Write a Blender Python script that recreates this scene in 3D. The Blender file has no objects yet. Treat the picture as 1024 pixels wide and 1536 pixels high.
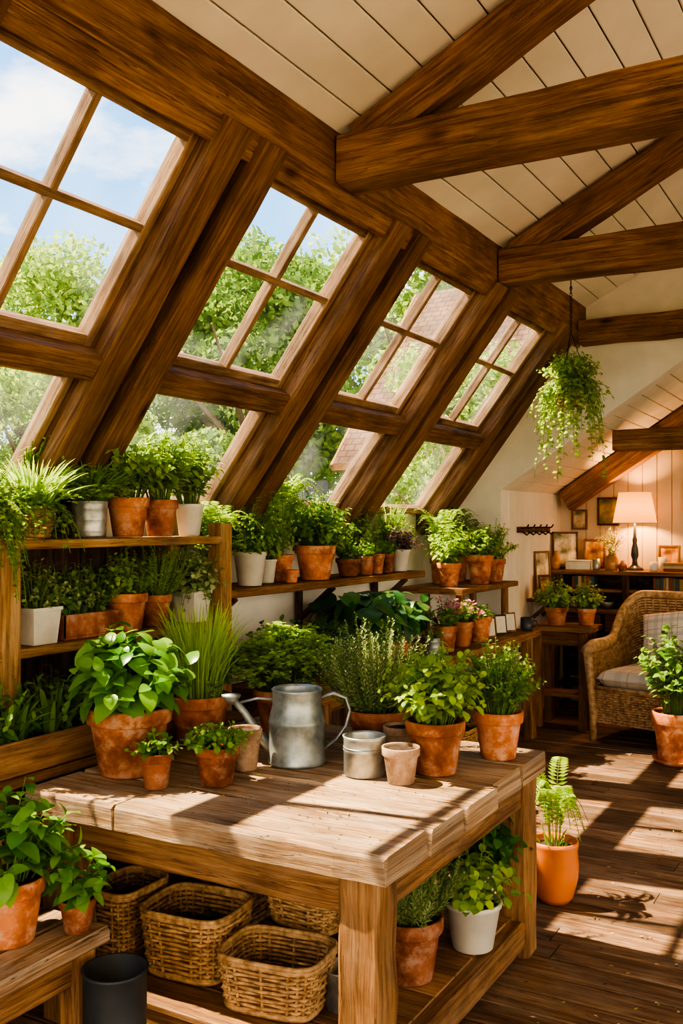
import bpy, math, random
import numpy as np
from mathutils import Vector, Matrix
random.seed(7); np.random.seed(7)
R_=random.random
def U(a,b): return a+(b-a)*random.random()
scene=bpy.context.scene
UP=Vector((0,0,1))

# ------------------------------------------------------------------ materials
def newmat(name):
    m=bpy.data.materials.new(name); m.use_nodes=True
    nt=m.node_tree; nt.nodes.clear()
    out=nt.nodes.new('ShaderNodeOutputMaterial')
    return m,nt,out
def N(nt,t,**kw):
    n=nt.nodes.new(t)
    for k,v in kw.items(): setattr(n,k,v)
    return n
def ramp(nt,stops):
    r=nt.nodes.new('ShaderNodeValToRGB'); e=r.color_ramp.elements
    while len(e)<len(stops): e.new(0.5)
    for i,(p,c) in enumerate(stops):
        e[i].position=p; e[i].color=(c[0],c[1],c[2],1)
    return r
def mixc(nt,a,b,fac,mode='MIX'):
    n=nt.nodes.new('ShaderNodeMix'); n.data_type='RGBA'; n.blend_type=mode
    for s,v in ((n.inputs[6],a),(n.inputs[7],b),(n.inputs[0],fac)):
        if isinstance(v,(int,float)): s.default_value=v
        elif isinstance(v,tuple): s.default_value=(v[0],v[1],v[2],1)
        else: nt.links.new(v,s)
    return n.outputs[2]
def principled(nt,out,rough=.6,metal=0,spec=.4):
    p=nt.nodes.new('ShaderNodeBsdfPrincipled')
    p.inputs['Roughness'].default_value=rough; p.inputs['Metallic'].default_value=metal
    p.inputs['Specular IOR Level'].default_value=spec
    nt.links.new(p.outputs[0],out.inputs[0]); return p
def bump(nt,h,strength,dist,p):
    b=nt.nodes.new('ShaderNodeBump'); b.inputs['Strength'].default_value=strength; b.inputs['Distance'].default_value=dist
    nt.links.new(h,b.inputs['Height']); nt.links.new(b.outputs[0],p.inputs['Normal'])

def wood(name,dark,mid,light,rough=.6,gs=1.0,spec=.35,var=.35,bs=.5,crack=.8,grey=.35,greyc=(.42,.34,.26)):
    m,nt,out=newmat(name); p=principled(nt,out,rough,0,spec)
    tc=N(nt,'ShaderNodeTexCoord')
    def ns(sx,sy,scale,det,dist=0.0,rg=.55):
        mp=N(nt,'ShaderNodeMapping'); mp.inputs['Scale'].default_value=(sx*gs,sy*gs,1); nt.links.new(tc.outputs['UV'],mp.inputs[0])
        n=N(nt,'ShaderNodeTexNoise'); n.inputs['Scale'].default_value=scale; n.inputs['Detail'].default_value=det; n.inputs['Distortion'].default_value=dist; n.inputs['Roughness'].default_value=rg
        nt.links.new(mp.outputs[0],n.inputs['Vector']); return n.outputs[0]
    n1=ns(1.3,30,1.6,9,.9,.64)
    n2=ns(5,230,1.5,3)
    n3=ns(1,1.6,2.6,6)
    n4=ns(.9,17,2.0,4,.35)
    r=ramp(nt,[(.3,dark),(.48,mid),(.68,light)]); nt.links.new(n1,r.inputs[0])
    r2=ramp(nt,[(.36,(.52,.49,.46)),(.56,(1,1,1))]); nt.links.new(n2,r2.inputs[0])
    c=mixc(nt,r.outputs[0],r2.outputs[0],.75,'MULTIPLY')
    # weathered, greyed patches stretched a little along the grain
    n5=ns(1.6,5,2.4,7,.2,.65); rg_=ramp(nt,[(.46,(0,0,0)),(.68,(grey,grey,grey))]); nt.links.new(n5,rg_.inputs[0])
    c=mixc(nt,c,greyc,rg_.outputs[0])
    r3=ramp(nt,[(.32,(.48,.46,.45)),(.5,(.87,.86,.85)),(.68,(1.2,1.18,1.15))]); nt.links.new(n3,r3.inputs[0])
    c=mixc(nt,c,r3.outputs[0],.9,'MULTIPLY')
    rc=ramp(nt,[(.488,(1,1,1)),(.4985,(.14,.11,.1)),(.509,(1,1,1))]); nt.links.new(n4,rc.inputs[0])
    brk=ns(1.1,3,2.2,2); rb=ramp(nt,[(.48,(0,0,0)),(.6,(1,1,1))]); nt.links.new(brk,rb.inputs[0])
    fm=N(nt,'ShaderNodeMath',operation='MULTIPLY'); fm.inputs[1].default_value=crack; nt.links.new(rb.outputs[0],fm.inputs[0])
    c=mixc(nt,c,rc.outputs[0],fm.outputs[0],'MULTIPLY')
    g=N(nt,'ShaderNodeNewGeometry'); r4=ramp(nt,[(0,(1-var,)*3),(1,(1+var*.5,)*3)]); nt.links.new(g.outputs['Random Per Island'],r4.inputs[0])
    c=mixc(nt,c,r4.outputs[0],1.0,'MULTIPLY')
    vo=N(nt,'ShaderNodeTexVoronoi'); vo.inputs['Scale'].default_value=1.0
    mpk=N(nt,'ShaderNodeMapping'); mpk.inputs['Scale'].default_value=(1.8,5.0,1); nt.links.new(tc.outputs['UV'],mpk.inputs[0]); nt.links.new(mpk.outputs[0],vo.inputs['Vector'])
    rk=ramp(nt,[(.045,(.16,.12,.1)),(.10,(.7,.66,.62)),(.16,(1,1,1))]); nt.links.new(vo.outputs['Distance'],rk.inputs[0])
    c=mixc(nt,c,rk.outputs[0],.85,'MULTIPLY')
    nt.links.new(c,p.inputs['Base Color'])
    ad=N(nt,'ShaderNodeMath',operation='ADD'); nt.links.new(n1,ad.inputs[0]); nt.links.new(rc.outputs[0],ad.inputs[1])
    bump(nt,ad.outputs[0],bs,.005,p)
    return m
W_beam=wood('beam_wood',(.11,.048,.019),(.28,.138,.057),(.45,.255,.125),.65,1,.2,.3,.7,.8,.3,(.36,.25,.16))
W_frame=wood('window_wood',(.17,.09,.045),(.34,.20,.105),(.50,.33,.20),.65,1.3,.2,.15,.3,.5,.4,(.48,.38,.27))
W_table=wood('table_wood',(.17,.092,.045),(.40,.25,.14),(.62,.45,.29),.62,1,.22,.28,.6,1.0,.6,(.50,.42,.33))
W_leg=wood('leg_wood',(.12,.052,.021),(.30,.15,.062),(.45,.25,.115),.65,1,.2,.2,.6,.8,.3,(.38,.26,.16))
W_shelf=wood('shelf_wood',(.20,.10,.038),(.41,.23,.09),(.58,.37,.175),.6,1.1,.2,.2,.4,.8,.35,(.46,.34,.22))
W_dark=wood('dark_wood',(.04,.018,.009),(.09,.042,.02),(.17,.085,.042),.6,1,.25,.3,.4)
W_floor=wood('floor_wood',(.075,.034,.016),(.20,.105,.055),(.37,.23,.135),.6,.9,.25,.45,.5,.9,.55,(.33,.25,.18))

def simple(name,col,rough=.6,metal=0,var=.15,scale=12,bs=.2,col2=None,spec=.4,bd=.003):
    m,nt,out=newmat(name); p=principled(nt,out,rough,metal,spec)
    tc=N(nt,'ShaderNodeTexCoord'); n=N(nt,'ShaderNodeTexNoise'); n.inputs['Scale'].default_value=scale; n.inputs['Detail'].default_value=6
    nt.links.new(tc.outputs['Object'],n.inputs['Vector'])
    a=tuple(x*(1-var) for x in col); b=col2 if col2 else tuple(min(1,x*(1+var)) for x in col)
    r=ramp(nt,[(.32,a),(.68,b)]); nt.links.new(n.outputs[0],r.inputs[0]); nt.links.new(r.outputs[0],p.inputs['Base Color'])
    bump(nt,n.outputs[0],bs,bd,p); return m
def terracotta(name,a,b,dust=.5):
    m,nt,out=newmat(name); p=principled(nt,out,.85,0,.2)
    tc=N(nt,'ShaderNodeTexCoord'); oi=N(nt,'ShaderNodeObjectInfo')
    ad=N(nt,'ShaderNodeVectorMath',operation='ADD'); nt.links.new(tc.outputs['Object'],ad.inputs[0]); nt.links.new(oi.outputs['Location'],ad.inputs[1])
    n=N(nt,'ShaderNodeTexNoise'); n.inputs['Scale'].default_value=10; n.inputs['Detail'].default_value=7; nt.links.new(ad.outputs[0],n.inputs['Vector'])
    r=ramp(nt,[(.32,a),(.68,b)]); nt.links.new(n.outputs[0],r.inputs[0])
    n2=N(nt,'ShaderNodeTexNoise'); n2.inputs['Scale'].default_value=14; n2.inputs['Detail'].default_value=9; n2.inputs['Roughness'].default_value=.72; nt.links.new(ad.outputs[0],n2.inputs['Vector'])
    rd=ramp(nt,[(.50,(0,0,0)),(.68,(dust,dust,dust))]); nt.links.new(n2.outputs[0],rd.inputs[0])
    c=mixc(nt,r.outputs[0],(.66,.52,.40),rd.outputs[0])
    n3=N(nt,'ShaderNodeTexNoise'); n3.inputs['Scale'].default_value=7; n3.inputs['Detail'].default_value=9; n3.inputs['Roughness'].default_value=.65; nt.links.new(ad.outputs[0],n3.inputs['Vector'])
    rm=ramp(nt,[(.38,(.36,.33,.27)),(.53,(1,1,1))]); nt.links.new(n3.outputs[0],rm.inputs[0]); c=mixc(nt,c,rm.outputs[0],.85,'MULTIPLY')
    ro=ramp(nt,[(0,(.68,.68,.68)),(1,(1.12,1.1,1.08))]); nt.links.new(oi.outputs['Random'],ro.inputs[0]); c=mixc(nt,c,ro.outputs[0],1.0,'MULTIPLY')
    nt.links.new(c,p.inputs['Base Color']); bump(nt,n2.outputs[0],.4,.003,p); return m
Plaster=simple('plaster_white',(.80,.74,.63),.85,0,.07,5,.3)
Paint=simple('painted_board',(.80,.73,.60),.6,0,.08,3,.15)
PaintN=simple('painted_board_cream',(.64,.51,.36),.6,0,.1,3,.15)  # cream boards, colour darkened to stand for the nook's dimmer light
Terra=terracotta('terracotta',(.47,.145,.05),(.64,.25,.105),.6)
Terra2=terracotta('terracotta_dark',(.28,.09,.038),(.44,.17,.08),.4)
TerraPale=terracotta('terracotta_pale',(.44,.26,.16),(.62,.43,.29),.8)
OrangeGl=simple('glazed_orange',(.58,.17,.045),.25,0,.12,4,.1)
White=simple('glazed_white',(.62,.57,.48),.45,0,.15,8,.1)
Galv=simple('galvanized_steel',(.34,.35,.33),.42,.75,.35,14,.15,(.58,.58,.54))
GreyMet=simple('grey_zinc',(.25,.29,.29),.42,.55,.3,16,.15,(.46,.50,.49))
BinMet=simple('dark_metal',(.035,.04,.045),.5,.3,.2,10,.1)
Soil=simple('soil',(.045,.028,.018),.95,0,.4,60,1.0)
Wicker=simple('wicker',(.36,.185,.07),.6,0,.4,40,.4,(.60,.36,.16))
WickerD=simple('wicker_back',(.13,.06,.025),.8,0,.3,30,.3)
WickerC=simple('wicker_chair',(.40,.23,.105),.5,0,.3,30,.4,(.62,.40,.21))
Iron=simple('black_iron',(.03,.028,.026),.5,.6,.2,20,.2)
Ceram=simple('ceramic_dark',(.06,.06,.065),.3,0,.2,10,.1)
Paper=simple('paper',(.70,.62,.48),.8,0,.15,7,.05)
Burlap=simple('burlap',(.34,.23,.13),.9,0,.25,70,.8)
Amber=simple('amber_glass',(.45,.2,.04),.15,0,.2,6,.05)

def leafmat(name,c0,c1,c2,tr=.45,rough=.45):
    m,nt,out=newmat(name)
    g=N(nt,'ShaderNodeNewGeometry')
    r=ramp(nt,[(0,c0),(.5,c1),(1,c2)]); nt.links.new(g.outputs['Random Per Island'],r.inputs[0])
    p=nt.nodes.new('ShaderNodeBsdfPrincipled'); p.inputs['Roughness'].default_value=rough; p.inputs['Specular IOR Level'].default_value=.3
    nt.links.new(r.outputs[0],p.inputs['Base Color'])
    t=N(nt,'ShaderNodeBsdfTranslucent')
    c=mixc(nt,r.outputs[0],(1.0,1.08,.25),.6,'MULTIPLY')
    br=N(nt,'ShaderNodeGamma'); br.inputs[1].default_value=.6; nt.links.new(c,br.inputs[0]); nt.links.new(br.outputs[0],t.inputs[0])
    mx=N(nt,'ShaderNodeMixShader'); mx.inputs[0].default_value=tr
    nt.links.new(p.outputs[0],mx.inputs[1]); nt.links.new(t.outputs[0],mx.inputs[2]); nt.links.new(mx.outputs[0],out.inputs[0])
    return m
L_bright=leafmat('leaf_bright',(.17,.32,.02),(.29,.46,.035),(.45,.6,.08),.5)
L_grass=leafmat('leaf_grass',(.24,.42,.04),(.36,.55,.07),(.52,.68,.14),.5)
L_mid=leafmat('leaf_mid',(.07,.18,.02),(.14,.29,.03),(.26,.42,.06))
L_basil=leafmat('leaf_basil',(.06,.20,.018),(.12,.30,.03),(.20,.40,.05),.38,.3)
L_dark=leafmat('leaf_dark',(.022,.08,.022),(.045,.14,.035),(.10,.22,.05),.3,.35)
L_grey=leafmat('leaf_grey',(.15,.22,.09),(.27,.34,.14),(.42,.48,.23),.38,.6)
L_tree=leafmat('leaf_tree',(.05,.12,.015),(.11,.21,.03),(.22,.33,.06),.5,.6)
L_tree2=leafmat('leaf_tree_bright',(.11,.21,.025),(.21,.33,.045),(.35,.46,.10),.5,.6)
L_pink=leafmat('petal_pink',(.55,.12,.2),(.65,.2,.3),(.75,.4,.45),.3)
L_purple=leafmat('leaf_purple',(.12,.03,.07),(.2,.05,.1),(.1,.16,.05),.3)
L_cream=leafmat('petal_cream',(.7,.55,.35),(.8,.7,.5),(.85,.8,.7),.3)
L_red=leafmat('leaf_red',(.5,.03,.03),(.6,.08,.04),(.55,.2,.05),.3)
Stem=simple('stem',(.12,.2,.03),.6)
Bark=simple('bark',(.12,.08,.05),.9,0,.3,8,.8)

def glassmat():
    m,nt,out=newmat('window_glass')
    t=N(nt,'ShaderNodeBsdfTransparent'); g=N(nt,'ShaderNodeBsdfGlossy'); g.inputs['Roughness'].default_value=.05
    d=N(nt,'ShaderNodeBsdfTranslucent'); d.inputs[0].default_value=(.9,.92,.9,1)
    tc=N(nt,'ShaderNodeTexCoord'); n=N(nt,'ShaderNodeTexNoise'); n.inputs['Scale'].default_value=3; n.inputs['Detail'].default_value=8
    nt.links.new(tc.outputs['Object'],n.inputs['Vector'])
    r=ramp(nt,[(.42,(.004,.004,.004)),(.8,(.075,.075,.075))]); nt.links.new(n.outputs[0],r.inputs[0])
    a=N(nt,'ShaderNodeMixShader'); nt.links.new(r.outputs[0],a.inputs[0]); nt.links.new(t.outputs[0],a.inputs[1]); nt.links.new(d.outputs[0],a.inputs[2])
    f=N(nt,'ShaderNodeFresnel'); f.inputs[0].default_value=1.3
    mm=N(nt,'ShaderNodeMath',operation='MULTIPLY'); mm.inputs[1].default_value=.4; nt.links.new(f.outputs[0],mm.inputs[0])
    b=N(nt,'ShaderNodeMixShader'); nt.links.new(mm.outputs[0],b.inputs[0]); nt.links.new(a.outputs[0],b.inputs[1]); nt.links.new(g.outputs[0],b.inputs[2])
    nt.links.new(b.outputs[0],out.inputs[0]); return m
Glass=glassmat()

def plaid(name,base,l1,l2,sc=7.0):
    m,nt,out=newmat(name); p=principled(nt,out,.9,0,.2)
    tc=N(nt,'ShaderNodeTexCoord'); sep=N(nt,'ShaderNodeSeparateXYZ'); nt.links.new(tc.outputs['UV'],sep.inputs[0])
    def band(sock,scale,w,ph=0.0):
        a=N(nt,'ShaderNodeMath',operation='MULTIPLY_ADD'); a.inputs[1].default_value=scale; a.inputs[2].default_value=ph; nt.links.new(sock,a.inputs[0])
        f=N(nt,'ShaderNodeMath',operation='FRACT'); nt.links.new(a.outputs[0],f.inputs[0])
        l=N(nt,'ShaderNodeMath',operation='LESS_THAN'); l.inputs[1].default_value=w; nt.links.new(f.outputs[0],l.inputs[0]); return l.outputs[0]
    c=base
    for s,w,cc,ph,k in ((0,.28,l1,0,.45),(1,.28,l1,0,.45),(0,.06,l2,.5,.6),(1,.06,l2,.5,.6)):
        b=band(sep.outputs[s],sc,w,ph)
        mm=N(nt,'ShaderNodeMath',operation='MULTIPLY'); mm.inputs[1].default_value=k; nt.links.new(b,mm.inputs[0])
        c=mixc(nt,c,cc,mm.outputs[0])
    nt.links.new(c,p.inputs['Base Color']); return m
Plaid=plaid('plaid_fabric',(.74,.66,.54),(.42,.38,.33),(.50,.22,.13),8)
Stripe=plaid('cushion_fabric',(.72,.64,.53),(.50,.45,.39),(.46,.34,.25),5)

# ------------------------------------------------------------------ mesh builder
class MB:
    def __init__(s): s.v=[];s.f=[];s.m=[];s.uv=[];s.sm=[];s.mats=[]
    def mi(s,mat):
        if mat not in s.mats: s.mats.append(mat)
        return s.mats.index(mat)
    def add(s,vs,fs,mat,uvs=None,smooth=False):
        b=len(s.v); s.v.extend(vs); k=s.mi(mat)
        for i,f in enumerate(fs):
            s.f.append(tuple(b+j for j in f)); s.m.append(k); s.sm.append(smooth)
            if uvs: s.uv.extend(uvs[i])
            else: s.uv.extend([(vs[j][0],vs[j][1]+vs[j][2]) for j in f])
    def build(s,name,loc=(0,0,0),rot=0,parent=None):
        me=bpy.data.meshes.new(name); me.from_pydata([tuple(v) for v in s.v],[],s.f)
        for m in s.mats: me.materials.append(m)
        me.polygons.foreach_set('material_index',s.m); me.polygons.foreach_set('use_smooth',s.sm)
        uvl=me.uv_layers.new(name='UVMap'); uvl.data.foreach_set('uv',[c for p in s.uv for c in p[:2]])
        me.update()
        o=bpy.data.objects.new(name,me); o.location=loc; o.rotation_euler=(0,0,rot) if not isinstance(rot,tuple) else rot
        scene.collection.objects.link(o)
        if parent: o.parent=parent
        return o
def beam(mb,p0,p1,w,h,mat,up=None,ch=.008,jit=.0,seg=1):
    p0=Vector(p0);p1=Vector(p1); d=p1-p0; L=d.length; d.normalize()
    if up is None: up=UP if abs(d.z)<.95 else Vector((0,1,0))
    s=d.cross(Vector(up)).normalized(); u=s.cross(d).normalized()
    a=w/2;b=h/2;c=min(ch,a*.4,b*.4)
    sec=[(-a+c,-b),(a-c,-b),(a,-b+c),(a,b-c),(a-c,b),(-a+c,b),(-a,b-c),(-a,-b+c)]
    per=[0]; 
    for i in range(8):
        x0,y0=sec[i];x1,y1=sec[(i+1)%8]; per.append(per[-1]+math.hypot(x1-x0,y1-y0))
    vs=[];o=U(0,50);ou=U(0,50)
    for k in range(seg+1):
        j=[(U(-jit,jit),U(-jit,jit)) for _ in range(8)]
        for q,(x,y) in enumerate(sec):
            vs.append(p0+d*(L*k/seg)+s*(x+j[q][0])+u*(y+j[q][1]))
    fs=[];uvs=[]
    for k in range(seg):
        for q in range(8):
            q2=(q+1)%8
            fs.append((k*8+q,k*8+q2,(k+1)*8+q2,(k+1)*8+q))
            u0=L*k/seg+ou;u1=L*(k+1)/seg+ou
            uvs.append([(u0,per[q]+o),(u0,per[q+1]+o),(u1,per[q+1]+o),(u1,per[q]+o)])
    fs.append(tuple(reversed(range(8)))); uvs.append([(o+sec[q][0]*.3,o+sec[q][1]) for q in reversed(range(8))])
    fs.append(tuple(seg*8+q for q in range(8))); uvs.append([(o+sec[q][0]*.3,o+sec[q][1]) for q in range(8)])
    mb.add(vs,fs,mat,uvs,False)
def box(mb,x0,x1,y0,y1,z0,z1,mat,ch=.004,axis=None):
    dx,dy,dz=x1-x0,y1-y0,z1-z0
    if axis is None: axis=max(range(3),key=lambda i:(dx,dy,dz)[i])
    cx,cy,cz=(x0+x1)/2,(y0+y1)/2,(z0+z1)/2
    if axis==0: beam(mb,(x0,cy,cz),(x1,cy,cz),dy,dz,mat,UP,ch)
    elif axis==1: beam(mb,(cx,y0,cz),(cx,y1,cz),dx,dz,mat,UP,ch)
    else: beam(mb,(cx,cy,z0),(cx,cy,z1),dx,dy,mat,Vector((0,1,0)),ch)
def prism(mb,poly,y0,y1,mat):
    n=len(poly); vs=[Vector((x,y0,z)) for x,z in poly]+[Vector((x,y1,z)) for x,z in poly]
    fs=[tuple(range(n)),tuple(reversed(range(n,2*n)))]+[(i,i+n,(i+1)%n+n,(i+1)%n) for i in range(n)]
    mb.add(vs,fs,mat)
def tube(mb,pts,r,mat,sides=6,cap=True,closed=False,smooth=True):
    pts=[Vector(p) for p in pts]; n=len(pts); rr=r if isinstance(r,(list,tuple)) else [r]*n
    vs=[];ref=None
    for i,p in enumerate(pts):
        if closed: t=(pts[(i+1)%n]-pts[i-1])
        else: t=pts[min(i+1,n-1)]-pts[max(i-1,0)]
        if t.length<1e-9: t=Vector((0,0,1))
        t.normalize()
        if ref is None: ref=Vector((0,0,1)) if abs(t.z)<.9 else Vector((1,0,0))
        a=(ref-t*ref.dot(t))
        if a.length<1e-5: a=t.orthogonal()
        a.normalize(); ref=a; b=t.cross(a)
        for k in range(sides):
            an=2*math.pi*k/sides; vs.append(p+(a*math.cos(an)+b*math.sin(an))*rr[i])
    fs=[]
    for i in range(n if closed else n-1):
        j=(i+1)%n
        for k in range(sides):
            k2=(k+1)%sides; fs.append((i*sides+k,i*sides+k2,j*sides+k2,j*sides+k))
    if cap and not closed:
        fs.append(tuple(reversed(range(sides)))); fs.append(tuple((n-1)*sides+k for k in range(sides)))
    mb.add(vs,fs,mat,None,smooth)
def lathe(mb,prof,mat,segs=28,c=(0,0,0),smooth=True,rot=0,sx=1,sy=1,wob=0):
    vs=[];n=len(prof)
    for r,z in prof:
        for k in range(segs):
            a=2*math.pi*k/segs+rot; w=1+wob*math.sin(a*3+z*20)
            vs.append(Vector((c[0]+r*math.cos(a)*sx*w,c[1]+r*math.sin(a)*sy*w,c[2]+z)))
    fs=[];uvs=[]
    for i in range(n-1):
        for k in range(segs):
            k2=(k+1)%segs; fs.append((i*segs+k,i*segs+k2,(i+1)*segs+k2,(i+1)*segs+k))
            uvs.append([(k/segs,prof[i][1]),((k+1)/segs,prof[i][1]),((k+1)/segs,prof[i+1][1]),(k/segs,prof[i+1][1])])
    mb.add(vs,fs,mat,uvs,smooth)

# ------------------------------------------------------------------ foliage
def leaf(mb,p,d,n,L,W,mat,curl=.3,fold=.2,big=0):
    d=d.normalized(); s=d.cross(n)
    if s.length<1e-4: s=d.orthogonal()
    s.normalize(); n=s.cross(d)
    if big==0:
        mid=p+d*(L*.5)-n*(curl*L*.15); tip=p+d*L-n*(curl*L*.5)
        vs=[p,mid+s*(W/2)+n*(fold*W*.5),tip,mid-s*(W/2)+n*(fold*W*.5)]
        mb.add(vs,[(0,1,2),(0,2,3)],mat,None,False); return
    st=((.3,.8),(.62,.92),(.85,.5)) if big==1 else ((.12,.55),(.3,.95),(.5,1.0),(.7,.8),(.88,.4))
    vs=[p];
    for t,w in st:
        c=p+d*(L*t*(1-.15*curl*t))-n*(curl*L*t*t); e=W/2*w; f=fold*e
        vs+= [c-s*e+n*f, c, c+s*e+n*f]
    vs.append(p+d*(L*(1-.15*curl))-n*(curl*L)); k=len(vs)-1; m=len(st)
    fs=[(0,2,1),(0,3,2)]
    for i in range(m-1):
        a=1+3*i; b=a+3; fs+=[(a,a+1,b+1,b),(a+1,a+2,b+2,b+1)]
    a=1+3*(m-1); fs+=[(a,a+1,k),(a+1,a+2,k)]
    mb.add(vs,fs,mat,None,True)
def bez(a,b,c,t): return a*((1-t)**2)+b*(2*t*(1-t))+c*(t*t)
def bushy(mb,z0,R,S,H,L=.06,W=.04,ns=26,nl=8,mat=None,big=1,curl=.35,off=(0,0),tmin=.3,low=.65,flower=None):
    for i in range(ns):
        a=U(0,6.283); rr=math.sqrt((i+.5)/ns); ca,sa=math.cos(a),math.sin(a)
        b=Vector((ca*R*.55*rr,sa*R*.55*rr,z0-.01)); e=Vector((ca*S*rr*U(.85,1.12)+off[0],sa*S*rr*U(.85,1.12)+off[1],z0+H*(1-low*rr*rr)*U(.68,1.05)))
        m=b*.5+e*.5; m=Vector((b.x*.8+e.x*.2,b.y*.8+e.y*.2,z0+(e.z-z0)*.7))
        tube(mb,[bez(b,m,e,t) for t in (0,.35,.7,1)],[.003,.0025,.002,.0012],Stem,3,False)
        ph=U(0,6.28)
        for j in range(nl):
            t=tmin+(1-tmin)*j/(nl-1); p=bez(b,m,e,t); tg=(bez(b,m,e,min(1,t+.05))-bez(b,m,e,t-.05)).normalized()
            o=tg.orthogonal().normalized(); q=tg.cross(o); an=ph+j*2.4
            dd=(o*math.cos(an)+q*math.sin(an))+tg*U(.1,.7)+Vector((ca,sa,0))*.3
            nn=(UP*1.0+tg*.6+Vector((U(-.3,.3),U(-.3,.3),0))); k=U(.6,1.05)*(1.0 if t<.85 else .7)
            leaf(mb,p,dd,nn,L*k,W*k,mat,curl*U(.4,1.4),.22,big)
        if flower and R_()<.8:
            for _ in range(7):
                dd=Vector((U(-1,1),U(-1,1),U(.1,1))); leaf(mb,e+dd*.008,dd,UP,.022,.02,flower,.3,.2,0)
def cluster(mb,z0,R,S,H,ns=60,L=.03,mat=None,nl=5,low=.6):
    for i in range(ns):
        a=U(0,6.283); rr=math.sqrt((i+.5)/ns); ca,sa=math.cos(a),math.sin(a)
        b=Vector((ca*R*.6*rr,sa*R*.6*rr,z0-.01)); e=Vector((ca*S*rr,sa*S*rr,z0+H*(1-low*rr*rr)*U(.5,1)))
        m=Vector((b.x*.7+e.x*.3,b.y*.7+e.y*.3,e.z))
        tube(mb,[bez(b,m,e,t) for t in (0,.4,.75,1)],[.002,.0017,.0014,.001],Stem,3,False)
        for j in range(nl):
            c=e+Vector((U(-1,1),U(-1,1),U(-.8,.4)))*L*.9
            for k in range(3):
                an=U(0,6.28); dd=Vector((math.cos(an),math.sin(an),U(-.2,.5)))
                leaf(mb,c,dd,UP+Vector((U(-.5,.5),U(-.5,.5),0)),L*U(.7,1.2),L*.75,mat,.3,.2,0)
def grass(mb,z0,R,S,H,n=160,w=.004,mat=None):
    for i in range(n):
        a=U(0,6.283); r=R*.7*math.sqrt(R_()); ca,sa=math.cos(a),math.sin(a); h=H*U(.5,1); lean=S*U(.1,1)
        b=Vector((ca*r,sa*r,z0-.01)); e=b+Vector((ca*lean,sa*lean,h*(1-.25*lean/S*U(0,1)))); m=b+Vector((ca*lean*.2,sa*lean*.2,h*.7))
        pts=[bez(b,m,e,t) for t in (0,.3,.6,.85,1)]; s=Vector((-sa,ca,0)); vs=[]
        s=(s*math.cos(U(0,3))+Vector((ca,sa,0))*math.sin(U(0,3)));
        for k,p in enumerate(pts):
            ww=w*(1,1,.85,.6,.1)[k]; vs+=[p-s*ww/1,p+s*ww/1]
        mb.add(vs,[(2*k,2*k+1,2*k+3,2*k+2) for k in range(4)],mat,None,True)
def needle(mb,z0,R,S,H,ns=34,nn=46,L=.022,w=.004,mat=None,low=.45):
    for i in range(ns):
        a=U(0,6.283); rr=math.sqrt((i+.5)/ns); ca,sa=math.cos(a),math.sin(a)
        b=Vector((ca*R*.6*rr,sa*R*.6*rr,z0-.01)); e=Vector((ca*S*rr,sa*S*rr,z0+H*(1-low*rr)*U(.65,1.05)))
        m=Vector((b.x*.3+e.x*.7,b.y*.3+e.y*.7,z0+(e.z-z0)*.45))
        tube(mb,[bez(b,m,e,t) for t in (0,.35,.7,1)],[.003,.0025,.002,.001],Stem,3,False)
        for j in range(nn):
            t=.18+.82*j/nn; p=bez(b,m,e,t); tg=(bez(b,m,e,min(1,t+.04))-bez(b,m,e,t-.04)).normalized()
            o=tg.orthogonal().normalized(); q=tg.cross(o); an=j*2.4
            dd=(o*math.cos(an)+q*math.sin(an))*1.0+tg*.9
            leaf(mb,p,dd,tg,L*U(.7,1.1)*(1.1-.5*t),w,mat,.1,.1,0)
def fern(mb,z0,R,S,H,nf=16,mat=None,pl=.05,steps=16):
    for i in range(nf):
        a=6.283*i/nf+U(-.25,.25); ca,sa=math.cos(a),math.sin(a); k=U(.55,1)
        b=Vector((ca*R*.2,sa*R*.2,z0-.01)); m=Vector((ca*S*.25*k,sa*S*.25*k,z0+H*1.15*U(.8,1.1))); e=Vector((ca*S*k,sa*S*k,z0+H*U(.1,.8)))
        tube(mb,[bez(b,m,e,t/6) for t in range(7)],.0018,Stem,3,False)
        for j in range(steps):
            t=.15+.85*j/steps; p=bez(b,m,e,t); tg=(bez(b,m,e,min(1,t+.04))-bez(b,m,e,t-.04)).normalized(); sd=tg.cross(UP)
            if sd.length<.01: sd=Vector((-sa,ca,0))
            sd.normalize(); nn=sd.cross(tg); l=pl*math.sin(math.pi*(.12+.85*t))
            for sg in (-1,1): leaf(mb,p,sd*sg+tg*.35,nn,l,l*.32,mat,.25,.15,0)
def trail(mb,z0,R,drop,n=16,L=.022,mat=None,steps=16,out=.08,big=0):
    for i in range(n):
        a=6.283*i/n+U(-.2,.2); ca,sa=math.cos(a),math.sin(a); dr=drop*U(.3,1); o=out*U(.5,1.4)
        b=Vector((ca*R*.5,sa*R*.5,z0)); pk=Vector((ca*(R+o*.5),sa*(R+o*.5),z0+.07)); e=Vector((ca*(R+o)+U(-.03,.03),sa*(R+o)+U(-.03,.03),z0-dr))
        tube(mb,[bez(b,pk,e,t/6) for t in range(7)],.0015,Stem,3,False)
        for j in range(steps):
            t=.1+.9*j/steps; p=bez(b,pk,e,t); an=U(0,6.28)
            leaf(mb,p,Vector((math.cos(an),math.sin(an),U(-.5,.2))),UP+Vector((ca,sa,0)),L*U(.7,1.2),L*.85,mat,.3,.2,big)

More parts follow.
